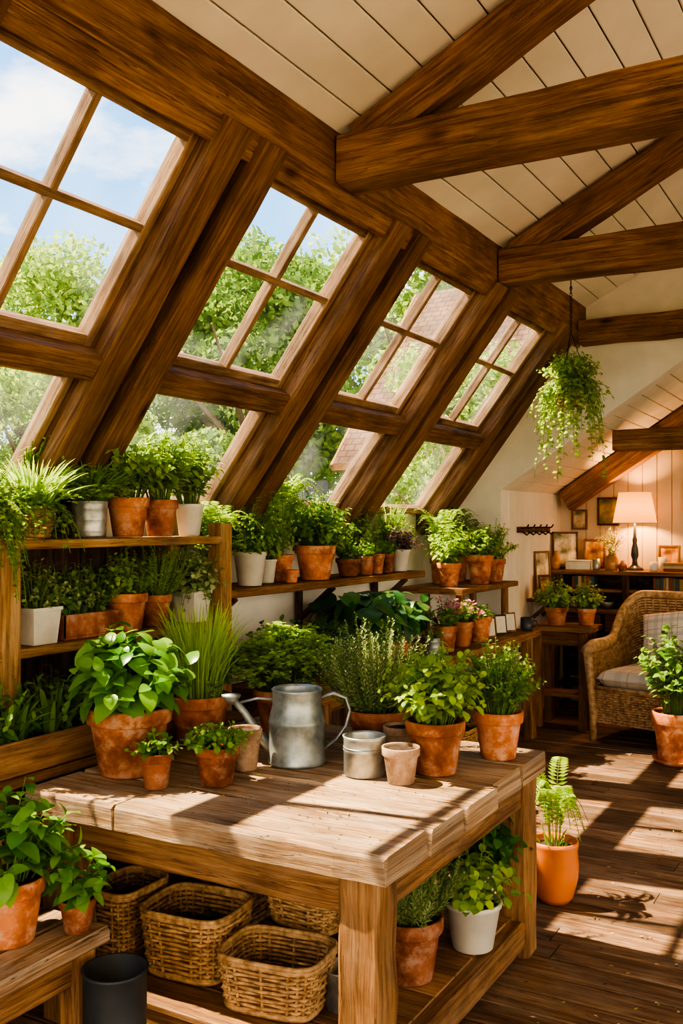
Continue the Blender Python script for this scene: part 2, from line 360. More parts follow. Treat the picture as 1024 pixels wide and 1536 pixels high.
def woven(mb,f,rows,cols,rs,amp,mat,closed=True,back=None,stake=None,sides=4):
    def P(u,v): return f(u%1.0 if closed else u,v)
    def Nn(u,v):
        e=.004; a=P(min(u+e,1) if not closed else u+e,v)-P(max(u-e,0) if not closed else u-e,v); b=P(u,min(1,v+e))-P(u,max(0,v-e)); n=a.cross(b)
        return n.normalized() if n.length>1e-12 else Vector((0,0,1))
    K=cols*2
    for i in range(rows):
        v=(i+.5)/rows; pts=[]
        for k in range(K if closed else K+1):
            u=k/K; o=0 if k%2 else amp*(1 if (k//2+i)%2 else -1)
            pts.append(P(u,v)+Nn(u,v)*o)
        tube(mb,pts,rs,mat,sides,True,closed,True)
    for k in range(cols if closed else cols+1):
        u=k/cols; tube(mb,[P(u,v) for v in (0,.25,.5,.75,1)],stake or rs*.9,mat,4,False)
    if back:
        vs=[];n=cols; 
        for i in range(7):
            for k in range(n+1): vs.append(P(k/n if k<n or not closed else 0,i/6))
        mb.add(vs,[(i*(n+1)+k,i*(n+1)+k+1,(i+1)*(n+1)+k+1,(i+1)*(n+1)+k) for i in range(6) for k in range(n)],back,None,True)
def basket(mb,a,b,h,rows=11,cols=26,flare=.85,mat=Wicker,c=(0,0,0),handles=False,exp=.45):
    c=Vector(c)
    def f(u,v):
        t=2*math.pi*u; k=flare+(1-flare)*v; x=math.copysign(abs(math.cos(t))**exp,math.cos(t)); y=math.copysign(abs(math.sin(t))**exp,math.sin(t))
        return c+Vector((a*k*x,b*k*y,.012+v*(h-.02)))
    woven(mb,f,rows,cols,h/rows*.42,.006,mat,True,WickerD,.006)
    for dz in (0,.012):
        tube(mb,[f(k/60,1)+Vector((0,0,dz-.004)) for k in range(60)],.009,mat,6,False,True)
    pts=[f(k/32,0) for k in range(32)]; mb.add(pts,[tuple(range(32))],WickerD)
    tube(mb,[f(k/48,0) for k in range(48)],.010,mat,5,False,True)
    if handles:
        for sg in (-1,1):
            tube(mb,[c+Vector((sg*a,-.05,h)),c+Vector((sg*(a+.015),-.03,h+.045)),c+Vector((sg*(a+.015),.03,h+.045)),c+Vector((sg*a,.05,h))],.009,mat,5)

def pot(mb,kind,R,h,c=(0,0,0)):
    if kind in('terra','dark','pale','terrasaucer'):
        mt={'terra':Terra,'dark':Terra2,'pale':TerraPale,'terrasaucer':Terra}[kind]; z=0
        if kind=='terrasaucer':
            lathe(mb,[(0,0),(R*.8,0),(R*.98,.03),(R*.95,.035),(R*.78,.012),(0,.012)],mt,32,c); z=.012; h=h-.012
        lathe(mb,[(0,z),(R*.68,z),(R*.70,z+.02*h),(R*.90,z+.74*h),(R*.91,z+.755*h),(R*.985,z+.765*h),(R,z+.78*h),(R*1.02,z+.97*h),(R*1.0,z+h),(R*.93,z+h),(R*.90,z+.96*h),(R*.88,z+.8*h)],mt,32,c)
        s=z+h*.9; lathe(mb,[(R*.9,s),(R*.6,s+.006),(R*.3,s+.002),(0,s+.008)],Soil,18,c,wob=.02); return s
    if kind=='bowl':
        lathe(mb,[(0,0),(R*.62,0),(R*.8,.1*h),(R*.98,.4*h),(R*1.02,.6*h),(R*.96,.85*h),(R*1.0,.93*h),(R*1.0,h),(R*.9,h),(R*.86,.85*h)],OrangeGl,36,c)
        lathe(mb,[(R*.9,h*.88),(0,h*.9)],Soil,18,c); return h*.88
    if kind in('galv','zinc'):
        mt=Galv if kind=='galv' else GreyMet
        pr=[(0,0),(R*.86,0),(R*.88,.01)]
        for k in (.2,.5,.8): pr+=[(R*(.88+.1*(k-.03)),h*(k-.03)),(R*(.9+.1*k),h*k),(R*(.88+.1*(k+.03)),h*(k+.03))]
        pr+=[(R*.98,h*.98),(R*1.01,h),(R*.96,h),(R*.94,.85*h)]
        lathe(mb,pr,mt,36,c); lathe(mb,[(R*.95,h*.86),(0,h*.88)],Soil,18,c); return h*.86
    if kind=='white':
        lathe(mb,[(0,0),(R*.66,0),(R*.7,.02*h),(R*.94,.88*h),(R*1.0,.9*h),(R*1.02,.98*h),(R,h),(R*.92,h),(R*.88,.85*h)],White,36,c)
        lathe(mb,[(R*.9,h*.88),(0,h*.9)],Soil,18,c); return h*.88
    if kind=='whitesq':
        q=math.sqrt(2)
        lathe(mb,[(0,0),(R*.8*q,0),(R*.95*q,h*.9),(R*1.02*q,h*.91),(R*1.02*q,h),(R*.92*q,h),(R*.88*q,.85*h)],White,4,c,False,math.pi/4)
        lathe(mb,[(R*.9*q,h*.86),(0,h*.88)],Soil,4,c,False,math.pi/4); return h*.86
    if kind=='basket':
        basket(mb,R,R,h,10,22,.75,Wicker,c,False,1.0); lathe(mb,[(R*.95,h*.86),(0,h*.88)],Soil,18,c); return h*.86
    if kind=='burlap':
        lathe(mb,[(0,0),(R*.85,0),(R*.98,.1*h),(R*.95,.5*h),(R*1.0,.85*h),(R*1.08,.97*h),(R*1.0,h),(R*.9,.9*h)],Burlap,32,c,wob=.05)
        lathe(mb,[(R*.95,h*.84),(0,h*.86)],Soil,18,c); return h*.84
def plant(name,x,y,z,R,h,kind,fol,zmax=9,xmin=-3.15,ymax=99):
    mb=MB(); s=pot(mb,kind,R,h); hastrail=False
    n0=len(mb.v)
    for fn,kw in fol:
        if fn is trail: fn(mb,h,R,**kw); hastrail=True
        else: fn(mb,s,R,**kw)
    zl=(-.6 if hastrail else .004)
    for v in mb.v[n0:]:
        zw=min(v.z+z,zmax-.012-R_()*.02); v.z=max(zw-z,zl)
        lim=xmin if zw<1.80 else max(xmin,-3.2+(zw-1.776)*.751+.09)
        if v.x+x<lim: v.x=lim-x+R_()*.01
        if v.y+y>ymax: v.y=ymax-y
    return mb.build(name,(x,y,z),0)

# ================================================================== ROOM SHELL
YN,YF=-2.0,7.4
WX,SZ=-3.2,1.776
TX,TZ=-2.145,3.18
D2=Vector((TX-WX,0,TZ-SZ)); SL=D2.length; D2.normalize(); NI=Vector((D2.z,0,-D2.x))
def SP(s,n,y): return Vector((WX,0,SZ))+D2*s+NI*n+Vector((0,y,0))
RX,RZ=.6,3.36+.5*2.65

mb=MB()
y=YN; k=0
while y<9.05:
    w=.148+U(-.006,.006); x=-3.2-U(0,1.5)
    while x<3.25:
        x2=x+U(1.6,3.2); a=max(x,-3.2); b=min(x2,3.25)
        if b-a>.05: beam(mb,(a+.002,y+w/2,-.02+U(-.002,0)),(b-.002,y+w/2,-.02+U(-.002,0)),w-.008,.04,W_floor,UP,.005)
        x=x2
    y+=w
box(mb,-3.35,3.4,YN-.1,9.2,-.12,-.045,W_dark)
mb.build('floor')

mb=MB(); box(mb,-3.35,-3.2,YN,YF+.15,-.1,SZ-.02,Plaster,0)
mb.build('wall_left')
mb=MB(); beam(mb,(-3.22,YN,SZ-.0),(-3.22,YF,SZ-.0),.2,.05,W_frame); mb.build('trim_sill')
mb=MB()
for y0,y1 in ((7.12,YF),(YN,-1.32)):
    vs=[SP(-.1,.03,y0),SP(-.1,.03,y1),SP(SL+.1,.03,y1),SP(SL+.1,.03,y0),SP(-.1,-.08,y0),SP(-.1,-.08,y1),SP(SL+.1,-.08,y1),SP(SL+.1,-.08,y0)]
    mb.add(vs,[(0,1,2,3),(7,6,5,4),(0,3,7,4),(1,5,6,2),(0,4,5,1),(3,2,6,7)],Plaster)
mb.build('wall_slope')

mb=MB(); g0,g1=YF,YF+.15
def cz(x): return 3.46+.5*(min(x,2*RX-x)+2.05)+.06
prism(mb,[(-3.35,0),(-2.75,0),(-2.75,1.95),(-3.35,1.95)],g0,g1,Plaster)
prism(mb,[(-3.35,1.95),(-2.75,1.95),(-2.2,1.95+.66*.55),(-2.2,cz(-2.2)),(-3.25,1.95)],g0,g1,Plaster)
prism(mb,[(-2.2,1.95+.66*.55),(-.8,3.24),(-.8,cz(-.8)),(-2.2,cz(-2.2))],g0,g1,Plaster)
prism(mb,[(-.8,3.24),(1.2,3.24),(1.2,cz(1.2)),(RX,cz(RX)),(-.8,cz(-.8))],g0,g1,Plaster)
prism(mb,[(1.2,0),(3.4,0),(3.4,cz(3.2)),(1.2,cz(1.2))],g0,g1,Plaster)
mb.build('wall_far')

mb=MB()
box(mb,-2.87,-2.75,g1,9.1,0,2.05,Plaster,0)
for k in range(11):
    yy=g1+.02+k*.13; box(mb,-2.75,-2.738,yy,yy+.125,0,1.95,Paint,.003,2)
mb.build('wall_nook_left')
mb=MB(); prism(mb,[(-3.0,0),(1.4,0),(1.4,3.6),(-3.0,3.6)],9.0,9.12,PaintN)
x=-2.75
while x<1.2: box(mb,x,x+.125,8.986,9.0,0,3.4,PaintN,.004,2); x+=.13
mb.build('wall_nook_back')
mb=MB(); box(mb,1.2,1.32,g1,9.1,0,3.4,Plaster,0); mb.build('wall_nook_right')
mb=MB(); sl=Vector((1.95,0,1.29)).normalized(); nn=Vector((-sl.z,0,sl.x))
for k in range(18):
    p=Vector((-2.75,0,1.95))+sl*(k*.13+.063)+nn*.012
    beam(mb,p+Vector((0,g0+.01,0)),p+Vector((0,8.99,0)),.124,.02,Paint,nn,.004)
prism(mb,[(-2.9,1.9),(-2.75,1.985),(-.8,3.275),(1.4,3.275),(1.4,3.5),(-.9,3.5),(-2.95,2.1)],g1,9.1,Paint)
mb.build('ceiling_nook')
mb=MB()
p=Vector((-2.75,8.86,1.95)); beam(mb,p+sl*.05-nn*.11,p+sl*2.4-nn*.11,.16,.2,W_beam,nn,.01,.004,6)
mb.build('trim_nook_rafter')
mb=MB(); beam(mb,(-1.98,8.0,2.36),(1.2,8.0,2.36),.16,.17,W_beam,UP,.01,.004,8); mb.build('trim_nook_tie_beam')

mb=MB(); dl=Vector((.894427,0,.447214)); nl_=Vector((-.447214,0,.894427))
for k in range(21):
    p=Vector((-2.24,0,3.36-.095))+dl*(k*.16+.08)+nl_*.012
    if p.x>RX: break
    for (a,b) in ((YN,1.65),(1.65,5.52),(5.52,YF)):
        beam(mb,p+Vector((0,a+.001,0)),p+Vector((0,b-.001,0)),.154,.022,Paint,nl_,.005)
dr=Vector((.894427,0,-.447214)); nr=Vector((.447214,0,.894427))
for k in range(19):
    p=Vector((RX,0,RZ))+dr*(k*.16+.08)+nr*.012
    beam(mb,p+Vector((0,YN,0)),p+Vector((0,YF,0)),.154,.022,Paint,nr,.005)
prism(mb,[(-2.28,3.275),(RX,RZ+.03),(3.4,RZ+.03-1.4),(3.4,RZ+.2-1.4),(RX,RZ+.22),(-2.3,3.47)],YN-.1,YF+.1,W_dark)
mb.build('ceiling')

mb=MB()
box(mb,3.25,3.4,YN,YF,-.1,.2,Plaster,0,1); box(mb,3.25,3.4,YN,YF,2.85,3.42,Plaster,0,1)
for yy in (-2.0,-.25,1.55,3.35,5.15,6.95): box(mb,3.25,3.4,yy,yy+.3 if yy<6.9 else YF,.2,2.85,Plaster,0,2)  # piers leave openings added out of view to let fill light in
mb.build('wall_right')
def add_fill_window(name,x0,x1,y0,y1,z0,z1):  # frames for the unseen windows added as fill light openings
    mb=MB()
    if x1-x0<.2:
        xc=(x0+x1)/2
        for zz in (z0+.03,(z0+z1)/2,z1-.03): beam(mb,(xc,y0,zz),(xc,y1,zz),.06,.05,W_frame)
        for yy in (y0+.03,(y0+y1)/2,y1-.03): beam(mb,(xc,yy,z0),(xc,yy,z1),.06,.05,W_frame)
    else:
        yc=(y0+y1)/2
        for zz in (z0+.03,(z0+z1)/2,z1-.03): beam(mb,(x0,yc,zz),(x1,yc,zz),.06,.05,W_frame)
        for xx in (x0+.03,(x0+x1)/2,x1-.03): beam(mb,(xx,yc,z0),(xx,yc,z1),.06,.05,W_frame)
    mb.build(name)
for i,yy in enumerate((-1.7,.05,1.85,3.65,5.45)): add_fill_window('window_%d'%(10+i),3.3,3.36,yy,yy+1.5,.2,2.85)
mb=MB()
prism(mb,[(-3.35,-.1),(3.4,-.1),(3.4,.3),(-3.35,.3)],YN-.12,YN,Plaster)
prism(mb,[(-3.35,.3),(-2.4,.3),(-2.4,2.8),(-2.6,2.8),(-3.35,1.8)],YN-.12,YN,Plaster)
prism(mb,[(2.8,.3),(3.4,.3),(3.4,2.8),(2.8,2.8)],YN-.12,YN,Plaster)
prism(mb,[(-2.6,2.8),(3.4,2.8),(3.4,3.4),(RX,RZ+.1),(-2.2,3.35)],YN-.12,YN,Plaster)
mb.build('wall_near')
add_fill_window('window_15',-2.4,.2,YN-.09,YN-.03,.3,2.8); add_fill_window('window_16',.2,2.8,YN-.09,YN-.03,.3,2.8)  # wide opening behind the camera, added for fill light

# ------------------------------------------------------------- glazed slope
mb=MB()
for k in range(-1,6):
    yc=2.935+(k-1)*1.335
    for o in (-.115,.115):
        beam(mb,SP(-.12,.05,yc+o),SP(SL+.02,.05,yc+o),.15,.19,W_beam,NI,.009,.004,7)
    beam(mb,SP(-.1,-.02,yc),SP(SL,-.02,yc),.09,.04,W_dark,NI,.004)
mb.build('trim_rafters')
mb=MB()
beam(mb,(-2.125,YN,3.245),(-2.125,YF,3.245),.15,.235,W_beam,UP,.01,.004,24)
beam(mb,SP(SL-.04,.045,YN),SP(SL-.04,.045,YF),.10,.13,W_beam,NI,.008,.003,20)
mb.build('trim_purlin')
yrow=[2.2675+(k-2)*1.335 for k in range(6)]
s_thin=SL*.725; s_thk=SL*.41
for i,ym in enumerate(yrow):
    mb=MB(); a,b=ym-.478,ym+.478
    for yy in (a+.022,b-.022): beam(mb,SP(0,.02,yy),SP(SL-.08,.02,yy),.04,.07,W_frame,NI,.004)
    for ss in (.03,s_thk-.075,s_thk+.075,SL-.11): beam(mb,SP(ss,.02,a+.04),SP(ss,.02,b-.04),.045,.06,W_frame,NI,.004)
    beam(mb,SP(s_thk+.08,.02,ym),SP(SL-.1,.02,ym),.032,.055,W_frame,NI,.004)
    beam(mb,SP(s_thin,.022,a+.04),SP(s_thin,.022,b-.04),.032,.053,W_frame,NI,.004)
    beam(mb,SP(s_thk,.075,a-.05),SP(s_thk,.075,b+.05),.115,.11,W_beam,NI,.008,.004,5)
    vs=[SP(0,.005,a+.02),SP(0,.005,b-.02),SP(SL-.08,.005,b-.02),SP(SL-.08,.005,a+.02)]
    mb.add(vs,[(0,1,2,3)],Glass)
    mb.build('window_%d'%(i+1))

# ------------------------------------------------------------- roof timbers
for i,yt in enumerate((1.62,3.61,5.55,7.22)):
    mb=MB(); z=3.225 if i<3 else 3.12
    beam(mb,(-2.04,yt,z),(3.2,yt,z),.19 if i<3 else .15,.205 if i<3 else .18,W_beam,UP,.012,.005,18)
    mb.build('trim_tie_beam' if i==0 else 'trim_tie_beam.%03d'%i)
    mb=MB()
    beam(mb,Vector((-2.0,yt+.0,3.36+.02))-nl_*.10,Vector((RX,yt,RZ))-nl_*.10,.15,.17,W_beam,nl_,.012,.005,10)
    beam(mb,Vector((RX,yt,RZ))-nr*.10,Vector((3.2,yt,RZ-1.3))-nr*.10,.15,.17,W_beam,nr,.012,.005,10)
    if i<3: mb.build('trim_principal_rafter' if i==0 else 'trim_principal_rafter.%03d'%i)

# ================================================================== TABLE
mb=MB()
tx0,tx1,ty0,ty1=-2.56,-1.18,2.29,3.715
ys=[2.29,2.575,2.84,3.13,3.43,3.715]
def plank(xa,xb,ya,yb,zt,seg=14):
    vs=[];uv=[];o=U(0,40); n=seg
    for k in range(n+1):
        x=xa+(xb-xa)*k/n; e0=U(-.005,.005);e1=U(-.005,.005); ez=U(-.0012,0)
        sec=[(ya+e0+.010,zt+ez),(yb+e1-.010,zt+ez),(yb+e1-.002,zt-.010+ez),(yb+e1,zt-.08),(ya+e0,zt-.08),(ya+e0+.002,zt-.012+ez)]
        for q in sec: vs.append(Vector((x+(U(-.005,.005) if k in(0,n) else 0),q[0],q[1])))
    fs=[];us=[];pv=[0,yb-ya,yb-ya+.012,yb-ya+.085,2*(yb-ya)+.085,2*(yb-ya)+.16,2*(yb-ya)+.172]
    for k in range(n):
        for q in range(6):
            q2=(q+1)%6; fs.append((k*6+q,(k+1)*6+q,(k+1)*6+q2,k*6+q2)); x0=xa+(xb-xa)*k/n+o; x1=xa+(xb-xa)*(k+1)/n+o
            us.append([(x0,pv[q]+o),(x1,pv[q]+o),(x1,pv[q+1]+o),(x0,pv[q+1]+o)])
    fs.append(tuple(range(6))); us.append([(o+vs[i].y*.3,o+vs[i].z) for i in range(6)])
    fs.append(tuple(n*6+i for i in reversed(range(6)))); us.append([(o+vs[n*6+i].y*.3,o+vs[n*6+i].z) for i in reversed(range(6))])
    mb.add(vs,fs,W_table,us,False)
for i in range(5):
    a,b=ys[i]+.006,ys[i+1]-.006
    if i==0: plank(tx0,-2.163,a,b,.778,5); plank(-2.153,tx1,a,b,.780,12)
    else: plank(tx0+U(-.012,.0),tx1+U(-.016,.012),a,b,(.7770,.780,.7760,.779)[i-1])
for lx in (tx0+.12,tx1-.10):
    for ly in (ty0+.095,ty1-.095):
        beam(mb,(lx,ly,0),(lx,ly,.697),.13,.13,W_leg,Vector((0,1,0)),.012,.004,6)
for ly in (ty0+.085,ty1-.085): beam(mb,(tx0+.15,ly,.637),(tx1-.15,ly,.637),.05,.12,W_leg,UP,.006,.002,6)
for lx in (tx0+.1,tx1-.085): beam(mb,(lx,ty0+.15,.637),(lx,ty1-.15,.637),.05,.12,W_leg,UP,.006,.002,6)
for ly in (ty0+.10,ty1-.10): beam(mb,(tx0+.1,ly,.085),(tx1-.1,ly,.085),.06,.08,W_leg,UP,.006,.002,6)
for lx in (tx0+.1,tx1-.085): beam(mb,(lx,ty0+.1,.09),(lx,ty1-.1,.09),.08,.10,W_leg,UP,.008,.003,6)
for k in range(8):
    yy=ty0+.06+k*.165; beam(mb,(tx0+.05,yy+.08,.1375),(tx1-.10,yy+.08,.1375),.158,.025,W_leg,UP,.004)
mb.build('potting_table')
TT=.781

plant('potted_basil',-2.39,2.63,TT,.152,.24,'terra',[(bushy,dict(S=.215,H=.33,L=.115,W=.084,ns=50,nl=8,mat=L_basil,big=2,curl=.45,low=.55))])
plant('potted_chives',-2.46,3.12,TT,.128,.2,'terra',[(grass,dict(S=.15,H=.43,n=640,w=.0024,mat=L_grass)),(cluster,dict(S=.11,H=.16,ns=60,L=.02,mat=L_bright))])
plant('potted_parsley',-2.24,3.42,TT,.13,.2,'terra',[(cluster,dict(S=.27,H=.31,ns=320,L=.026,mat=L_bright,nl=6))])
plant('clay_pot',-2.05,2.87,TT,.062,.15,'pale',[])
plant('potted_rosemary',-1.78,3.40,TT,.125,.16,'dark',[(needle,dict(S=.30,H=.44,ns=110,nn=54,L=.028,w=.008,mat=L_grey)),(bushy,dict(S=.2,H=.22,L=.022,W=.014,ns=44,nl=11,mat=L_mid,big=0))])
plant('potted_mint',-1.43,3.18,TT,.107,.19,'terra',[(bushy,dict(S=.20,H=.30,L=.05,W=.038,ns=104,nl=9,mat=L_bright,big=1,low=.55))])
plant('potted_oregano',-1.31,3.50,TT,.095,.18,'terra',[(bushy,dict(S=.17,H=.30,L=.03,W=.022,ns=110,nl=12,mat=L_mid,big=0,low=.5))])
plant('potted_seedling',-2.17,2.52,TT,.056,.12,'dark',[(bushy,dict(S=.09,H=.08,L=.035,W=.026,ns=24,nl=5,mat=L_mid,big=1))])
plant('potted_strawberry',-2.02,2.66,TT,.078,.135,'dark',[(bushy,dict(S=.13,H=.09,L=.032,W=.026,ns=56,nl=5,mat=L_mid,big=1)),(bushy,dict(S=.10,H=.09,L=.02,W=.016,ns=8,nl=3,mat=L_red,big=0))])
plant('clay_pot.001',-1.62,3.28,TT,.065,.13,'pale',[])
plant('clay_pot.002',-1.475,2.99,TT,.066,.125,'pale',[])
mb=MB(); lathe(mb,[(0,0),(.070,0),(.074,.006),(.074,.085),(.077,.09),(.074,.095),(.075,.13),(.079,.14),(.074,.142),(.070,.135),(.069,.012),(0,.01)],Galv,40)
tube(mb,[(.074*math.cos(a)+(.0),.074*math.sin(a),.1) for a in [k*.1309 for k in range(48)]],.0025,Galv,5,False,True)
mb.build('metal_cup',(-1.635,3.02,TT))
mb=MB()
lathe(mb,[(0,0),(.108,0),(.112,.008),(.108,.016),(.106,.15),(.109,.155),(.106,.162),(.100,.19),(.092,.215),(.092,.268),(.097,.275),(.092,.28),(.088,.27),(.088,.215),(.1,.18),(0,.12)],GreyMet,44)
tube(mb,[(-.095,0,.05),(-.15,0,.11),(-.20,0,.185),(-.235,0,.225)],[.024,.018,.014,.013],GreyMet,14)
lathe(mb,[(0,0),(.013,0),(.036,.03),(.037,.036),(0,.042)],GreyMet,20,(-.25,0,.215))
tube(mb,[(-.09,0,.235),(-.15,.0,.238),(-.215,0,.222)],.005,GreyMet,8)
hp=[Vector((.09,0,.245)),Vector((.14,0,.262)),Vector((.185,0,.245)),Vector((.20,0,.2)),Vector((.185,0,.14)),Vector((.15,0,.09)),Vector((.105,0,.055))]
for dy in (-.008,-.003,.003,.008): tube(mb,[p+Vector((0,dy,0)) for p in hp],.0055,GreyMet,8)
mb.build('watering_can',(-1.94,3.05,TT),math.radians(26))
def debris(name,x0,x1,y0,y1,z,n,mats,sz=.014):
    mb=MB()
    for i in range(n):
        a=U(0,6.28); leaf(mb,Vector((U(x0,x1),U(y0,y1),z+U(.001,.003))),Vector((math.cos(a),math.sin(a),0)),UP,sz*U(.5,1.3),sz*U(.3,.6),random.choice(mats),-.1,.1,0)
    mb.build(name)
debris('leaf_debris',-2.5,-1.22,2.34,3.0,TT,130,[L_mid,L_bright,Soil])
debris('leaf_debris.001',-1.2,.1,3.0,7.0,.002,280,[L_mid,L_cream,L_bright,Soil],.02)

# ---- under table
SH=.152
plant('potted_lavender',-1.41,2.92,SH,.115,.21,'dark',[(needle,dict(S=.21,H=.34,ns=84,nn=44,L=.035,w=.005,mat=L_grey))],.57)
plant('potted_pothos',-1.31,3.24,SH,.105,.17,'white',[(bushy,dict(S=.18,H=.24,L=.06,W=.05,ns=40,nl=6,mat=L_bright,big=1))],.57)
plant('potted_ivy',-1.42,3.52,SH,.10,.19,'white',[(bushy,dict(S=.21,H=.34,L=.07,W=.06,ns=44,nl=7,mat=L_dark,big=1))],.57)
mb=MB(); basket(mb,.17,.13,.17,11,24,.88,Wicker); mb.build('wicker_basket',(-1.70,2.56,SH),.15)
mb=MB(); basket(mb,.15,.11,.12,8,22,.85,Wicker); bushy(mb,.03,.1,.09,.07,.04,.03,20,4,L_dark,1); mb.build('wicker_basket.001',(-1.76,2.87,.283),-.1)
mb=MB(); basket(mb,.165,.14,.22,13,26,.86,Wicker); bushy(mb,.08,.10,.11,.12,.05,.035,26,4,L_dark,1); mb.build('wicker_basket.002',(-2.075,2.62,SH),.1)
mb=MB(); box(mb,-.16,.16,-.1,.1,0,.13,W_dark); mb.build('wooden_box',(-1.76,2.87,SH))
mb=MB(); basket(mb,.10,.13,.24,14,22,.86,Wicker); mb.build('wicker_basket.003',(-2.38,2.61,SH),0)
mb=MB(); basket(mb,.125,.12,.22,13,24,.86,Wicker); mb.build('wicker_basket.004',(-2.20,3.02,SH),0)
mb=MB(); lathe(mb,[(0,0),(.085,0),(.09,.01),(.09,.2),(.093,.205),(.09,.21),(.092,.38),(.097,.39),(.088,.39),(.085,.02),(0,.02)],BinMet,36); mb.build('metal_bin',(-1.955,2.09,0))
mb=MB(); lathe(mb,[(0,0),(.06,0),(.065,.12),(.07,.125),(.062,.125),(.058,.01),(0,.01)],Galv,30); mb.build('metal_pail',(-1.50,2.64,SH))

# ---- low bench at lower left
mb=MB()
for k in range(4): beam(mb,(-2.145-k*.152,.5,.422),(-2.145-k*.152,2.2+U(-.01,.0),.422),.146,.05,W_table,UP,.010,.0015,8)
for lx in (-2.125,-2.6):
    for ly in (.6,2.11): beam(mb,(lx,ly,0),(lx,ly,.397),.075,.075,W_leg,Vector((0,1,0)),.006,.002,4)
    beam(mb,(lx,.6,.345),(lx,2.1,.345),.03,.09,W_leg)
beam(mb,(-2.6,2.11,.345),(-2.125,2.11,.345),.03,.09,W_leg)
mb.build('wooden_bench')
plant('potted_pepper_plant',-2.26,1.97,.449,.105,.19,'terra',[(bushy,dict(S=.21,H=.30,L=.085,W=.055,ns=38,nl=7,mat=L_basil,big=2,curl=.4))])
plant('potted_seedling.001',-2.135,2.12,.449,.055,.1,'dark',[(bushy,dict(S=.11,H=.18,L=.08,W=.055,ns=14,nl=5,mat=L_basil,big=2,curl=.4))])
plant('potted_pepper_plant.001',-2.52,1.88,.449,.1,.19,'terra',[(bushy,dict(S=.2,H=.32,L=.09,W=.06,ns=30,nl=6,mat=L_mid,big=2,curl=.4))],.78)

# ================================================================== SHELF UNIT (left)
mb=MB()
for yy in (2.41,3.70):
    for xx in (-2.79,-3.11): beam(mb,(xx,yy,0),(xx,yy,1.68 if yy>3 else 1.60),.085,.085,W_shelf,Vector((0,1,0)),.006,.002,6)
for zz in (1.62,1.22,.80):
    fx=-2.75 if zz>1 else -2.61
    nb=3
    for k in range(nb):
        wd=(fx+3.16)/nb; beam(mb,(-3.16+wd*(k+.5),2.20 if zz>1 else 1.9,zz-.019),(-3.16+wd*(k+.5),3.66,zz-.019),wd-.003,.035,W_shelf if zz>1 else W_leg,UP,.004)
for k in range(12): box(mb,-3.195,-3.175,1.9+k*.16,1.9+k*.16+.152,.0,1.60,W_dark,.003,2)
for k in range(22): box(mb,-3.195,-3.175,3.82+k*.16,3.82+k*.16+.152,.0,.78,W_dark,.003,2)
mb.build('shelving_unit')
ST=1.621
X=-2.88
plant('potted_string_of_pearls',X+.06,2.33,ST,.085,.12,'basket',[(trail,dict(drop=.42,n=64,L=.018,mat=L_mid,steps=34,out=.07)),(trail,dict(drop=.2,n=50,L=.02,mat=L_bright,steps=18,out=.1)),(bushy,dict(S=.16,H=.24,L=.04,W=.02,ns=44,nl=7,mat=L_bright,big=1))])
plant('potted_spider_plant',X,2.62,ST,.085,.12,'basket',[(trail,dict(drop=.18,n=40,L=.026,mat=L_mid,steps=14,out=.08)),(grass,dict(S=.2,H=.23,n=220,w=.0045,mat=L_grass)),(cluster,dict(S=.16,H=.16,ns=70,L=.024,mat=L_bright))])
plant('potted_chives.001',X,2.93,ST,.075,.15,'galv',[(grass,dict(S=.19,H=.21,n=190,w=.005,mat=L_mid)),(cluster,dict(S=.16,H=.18,ns=110,L=.024,mat=L_bright))])
plant('potted_lemon_balm',X,3.16,ST,.092,.17,'terra',[(bushy,dict(S=.18,H=.27,L=.065,W=.038,ns=68,nl=8,mat=L_bright,big=1,low=.4))])
plant('potted_sage',X,3.37,ST,.082,.165,'dark',[(bushy,dict(S=.17,H=.34,L=.10,W=.034,ns=64,nl=8,mat=L_bright,big=1,low=.4))])
plant('potted_lemon_balm.001',X,3.58,ST,.07,.15,'white',[(bushy,dict(S=.17,H=.34,L=.07,W=.042,ns=62,nl=8,mat=L_bright,big=1,low=.4))])
plant('potted_thyme.002',-3.05,2.78,ST,.06,.1,'dark',[(bushy,dict(S=.17,H=.34,L=.04,W=.022,ns=54,nl=8,mat=L_bright,big=1,low=.4))])
SM=1.221; ZM=1.60
plant('potted_thyme',X+.04,2.60,SM,.072,.14,'whitesq',[(bushy,dict(S=.15,H=.2,L=.028,W=.022,ns=76,nl=9,mat=L_grey,big=0))],ZM)
mb=MB(); box(mb,-.09,.09,-.15,.15,0,.015,Terra2,.004,1)
for a in (-.09,.08): box(mb,a,a+.012,-.15,.15,.012,.10,Terra2,.003,1)
for a in (-.15,.138): box(mb,-.09,.09,a,a+.012,.012,.10,Terra2,.003,0)
box(mb,-.08,.08,-.138,.138,.015,.085,Soil,.003,1)
for oy in (-.09,0,.09):
    m2=len(mb.v); bushy(mb,.09,.06,.12,.22,.034,.03,42,8,L_mid if oy else L_grey,1,off=(0,0))
    for i in range(m2,len(mb.v)): mb.v[i]=mb.v[i]+Vector((0,oy,0))
mb.build('clay_trough_planter',(X,2.86,SM))
plant('potted_oregano.001',X+.03,3.12,SM,.088,.16,'terra',[(bushy,dict(S=.15,H=.21,L=.035,W=.028,ns=58,nl=7,mat=L_bright,big=1))],ZM)
plant('potted_thyme.001',X,3.33,SM,.08,.14,'dark',[(needle,dict(S=.19,H=.27,ns=100,nn=34,L=.018,w=.007,mat=L_bright,low=.3))],ZM)
plant('potted_eucalyptus',X+.04,3.55,SM,.066,.145,'whitesq',[(bushy,dict(S=.19,H=.26,L=.036,W=.036,ns=70,nl=8,mat=L_grey,big=1)),(trail,dict(drop=.14,n=18,L=.03,mat=L_grey,steps=8,out=.06))],ZM)
mb=MB(); box(mb,-.16,.16,-.24,.24,0,.02,W_leg,.004,1)
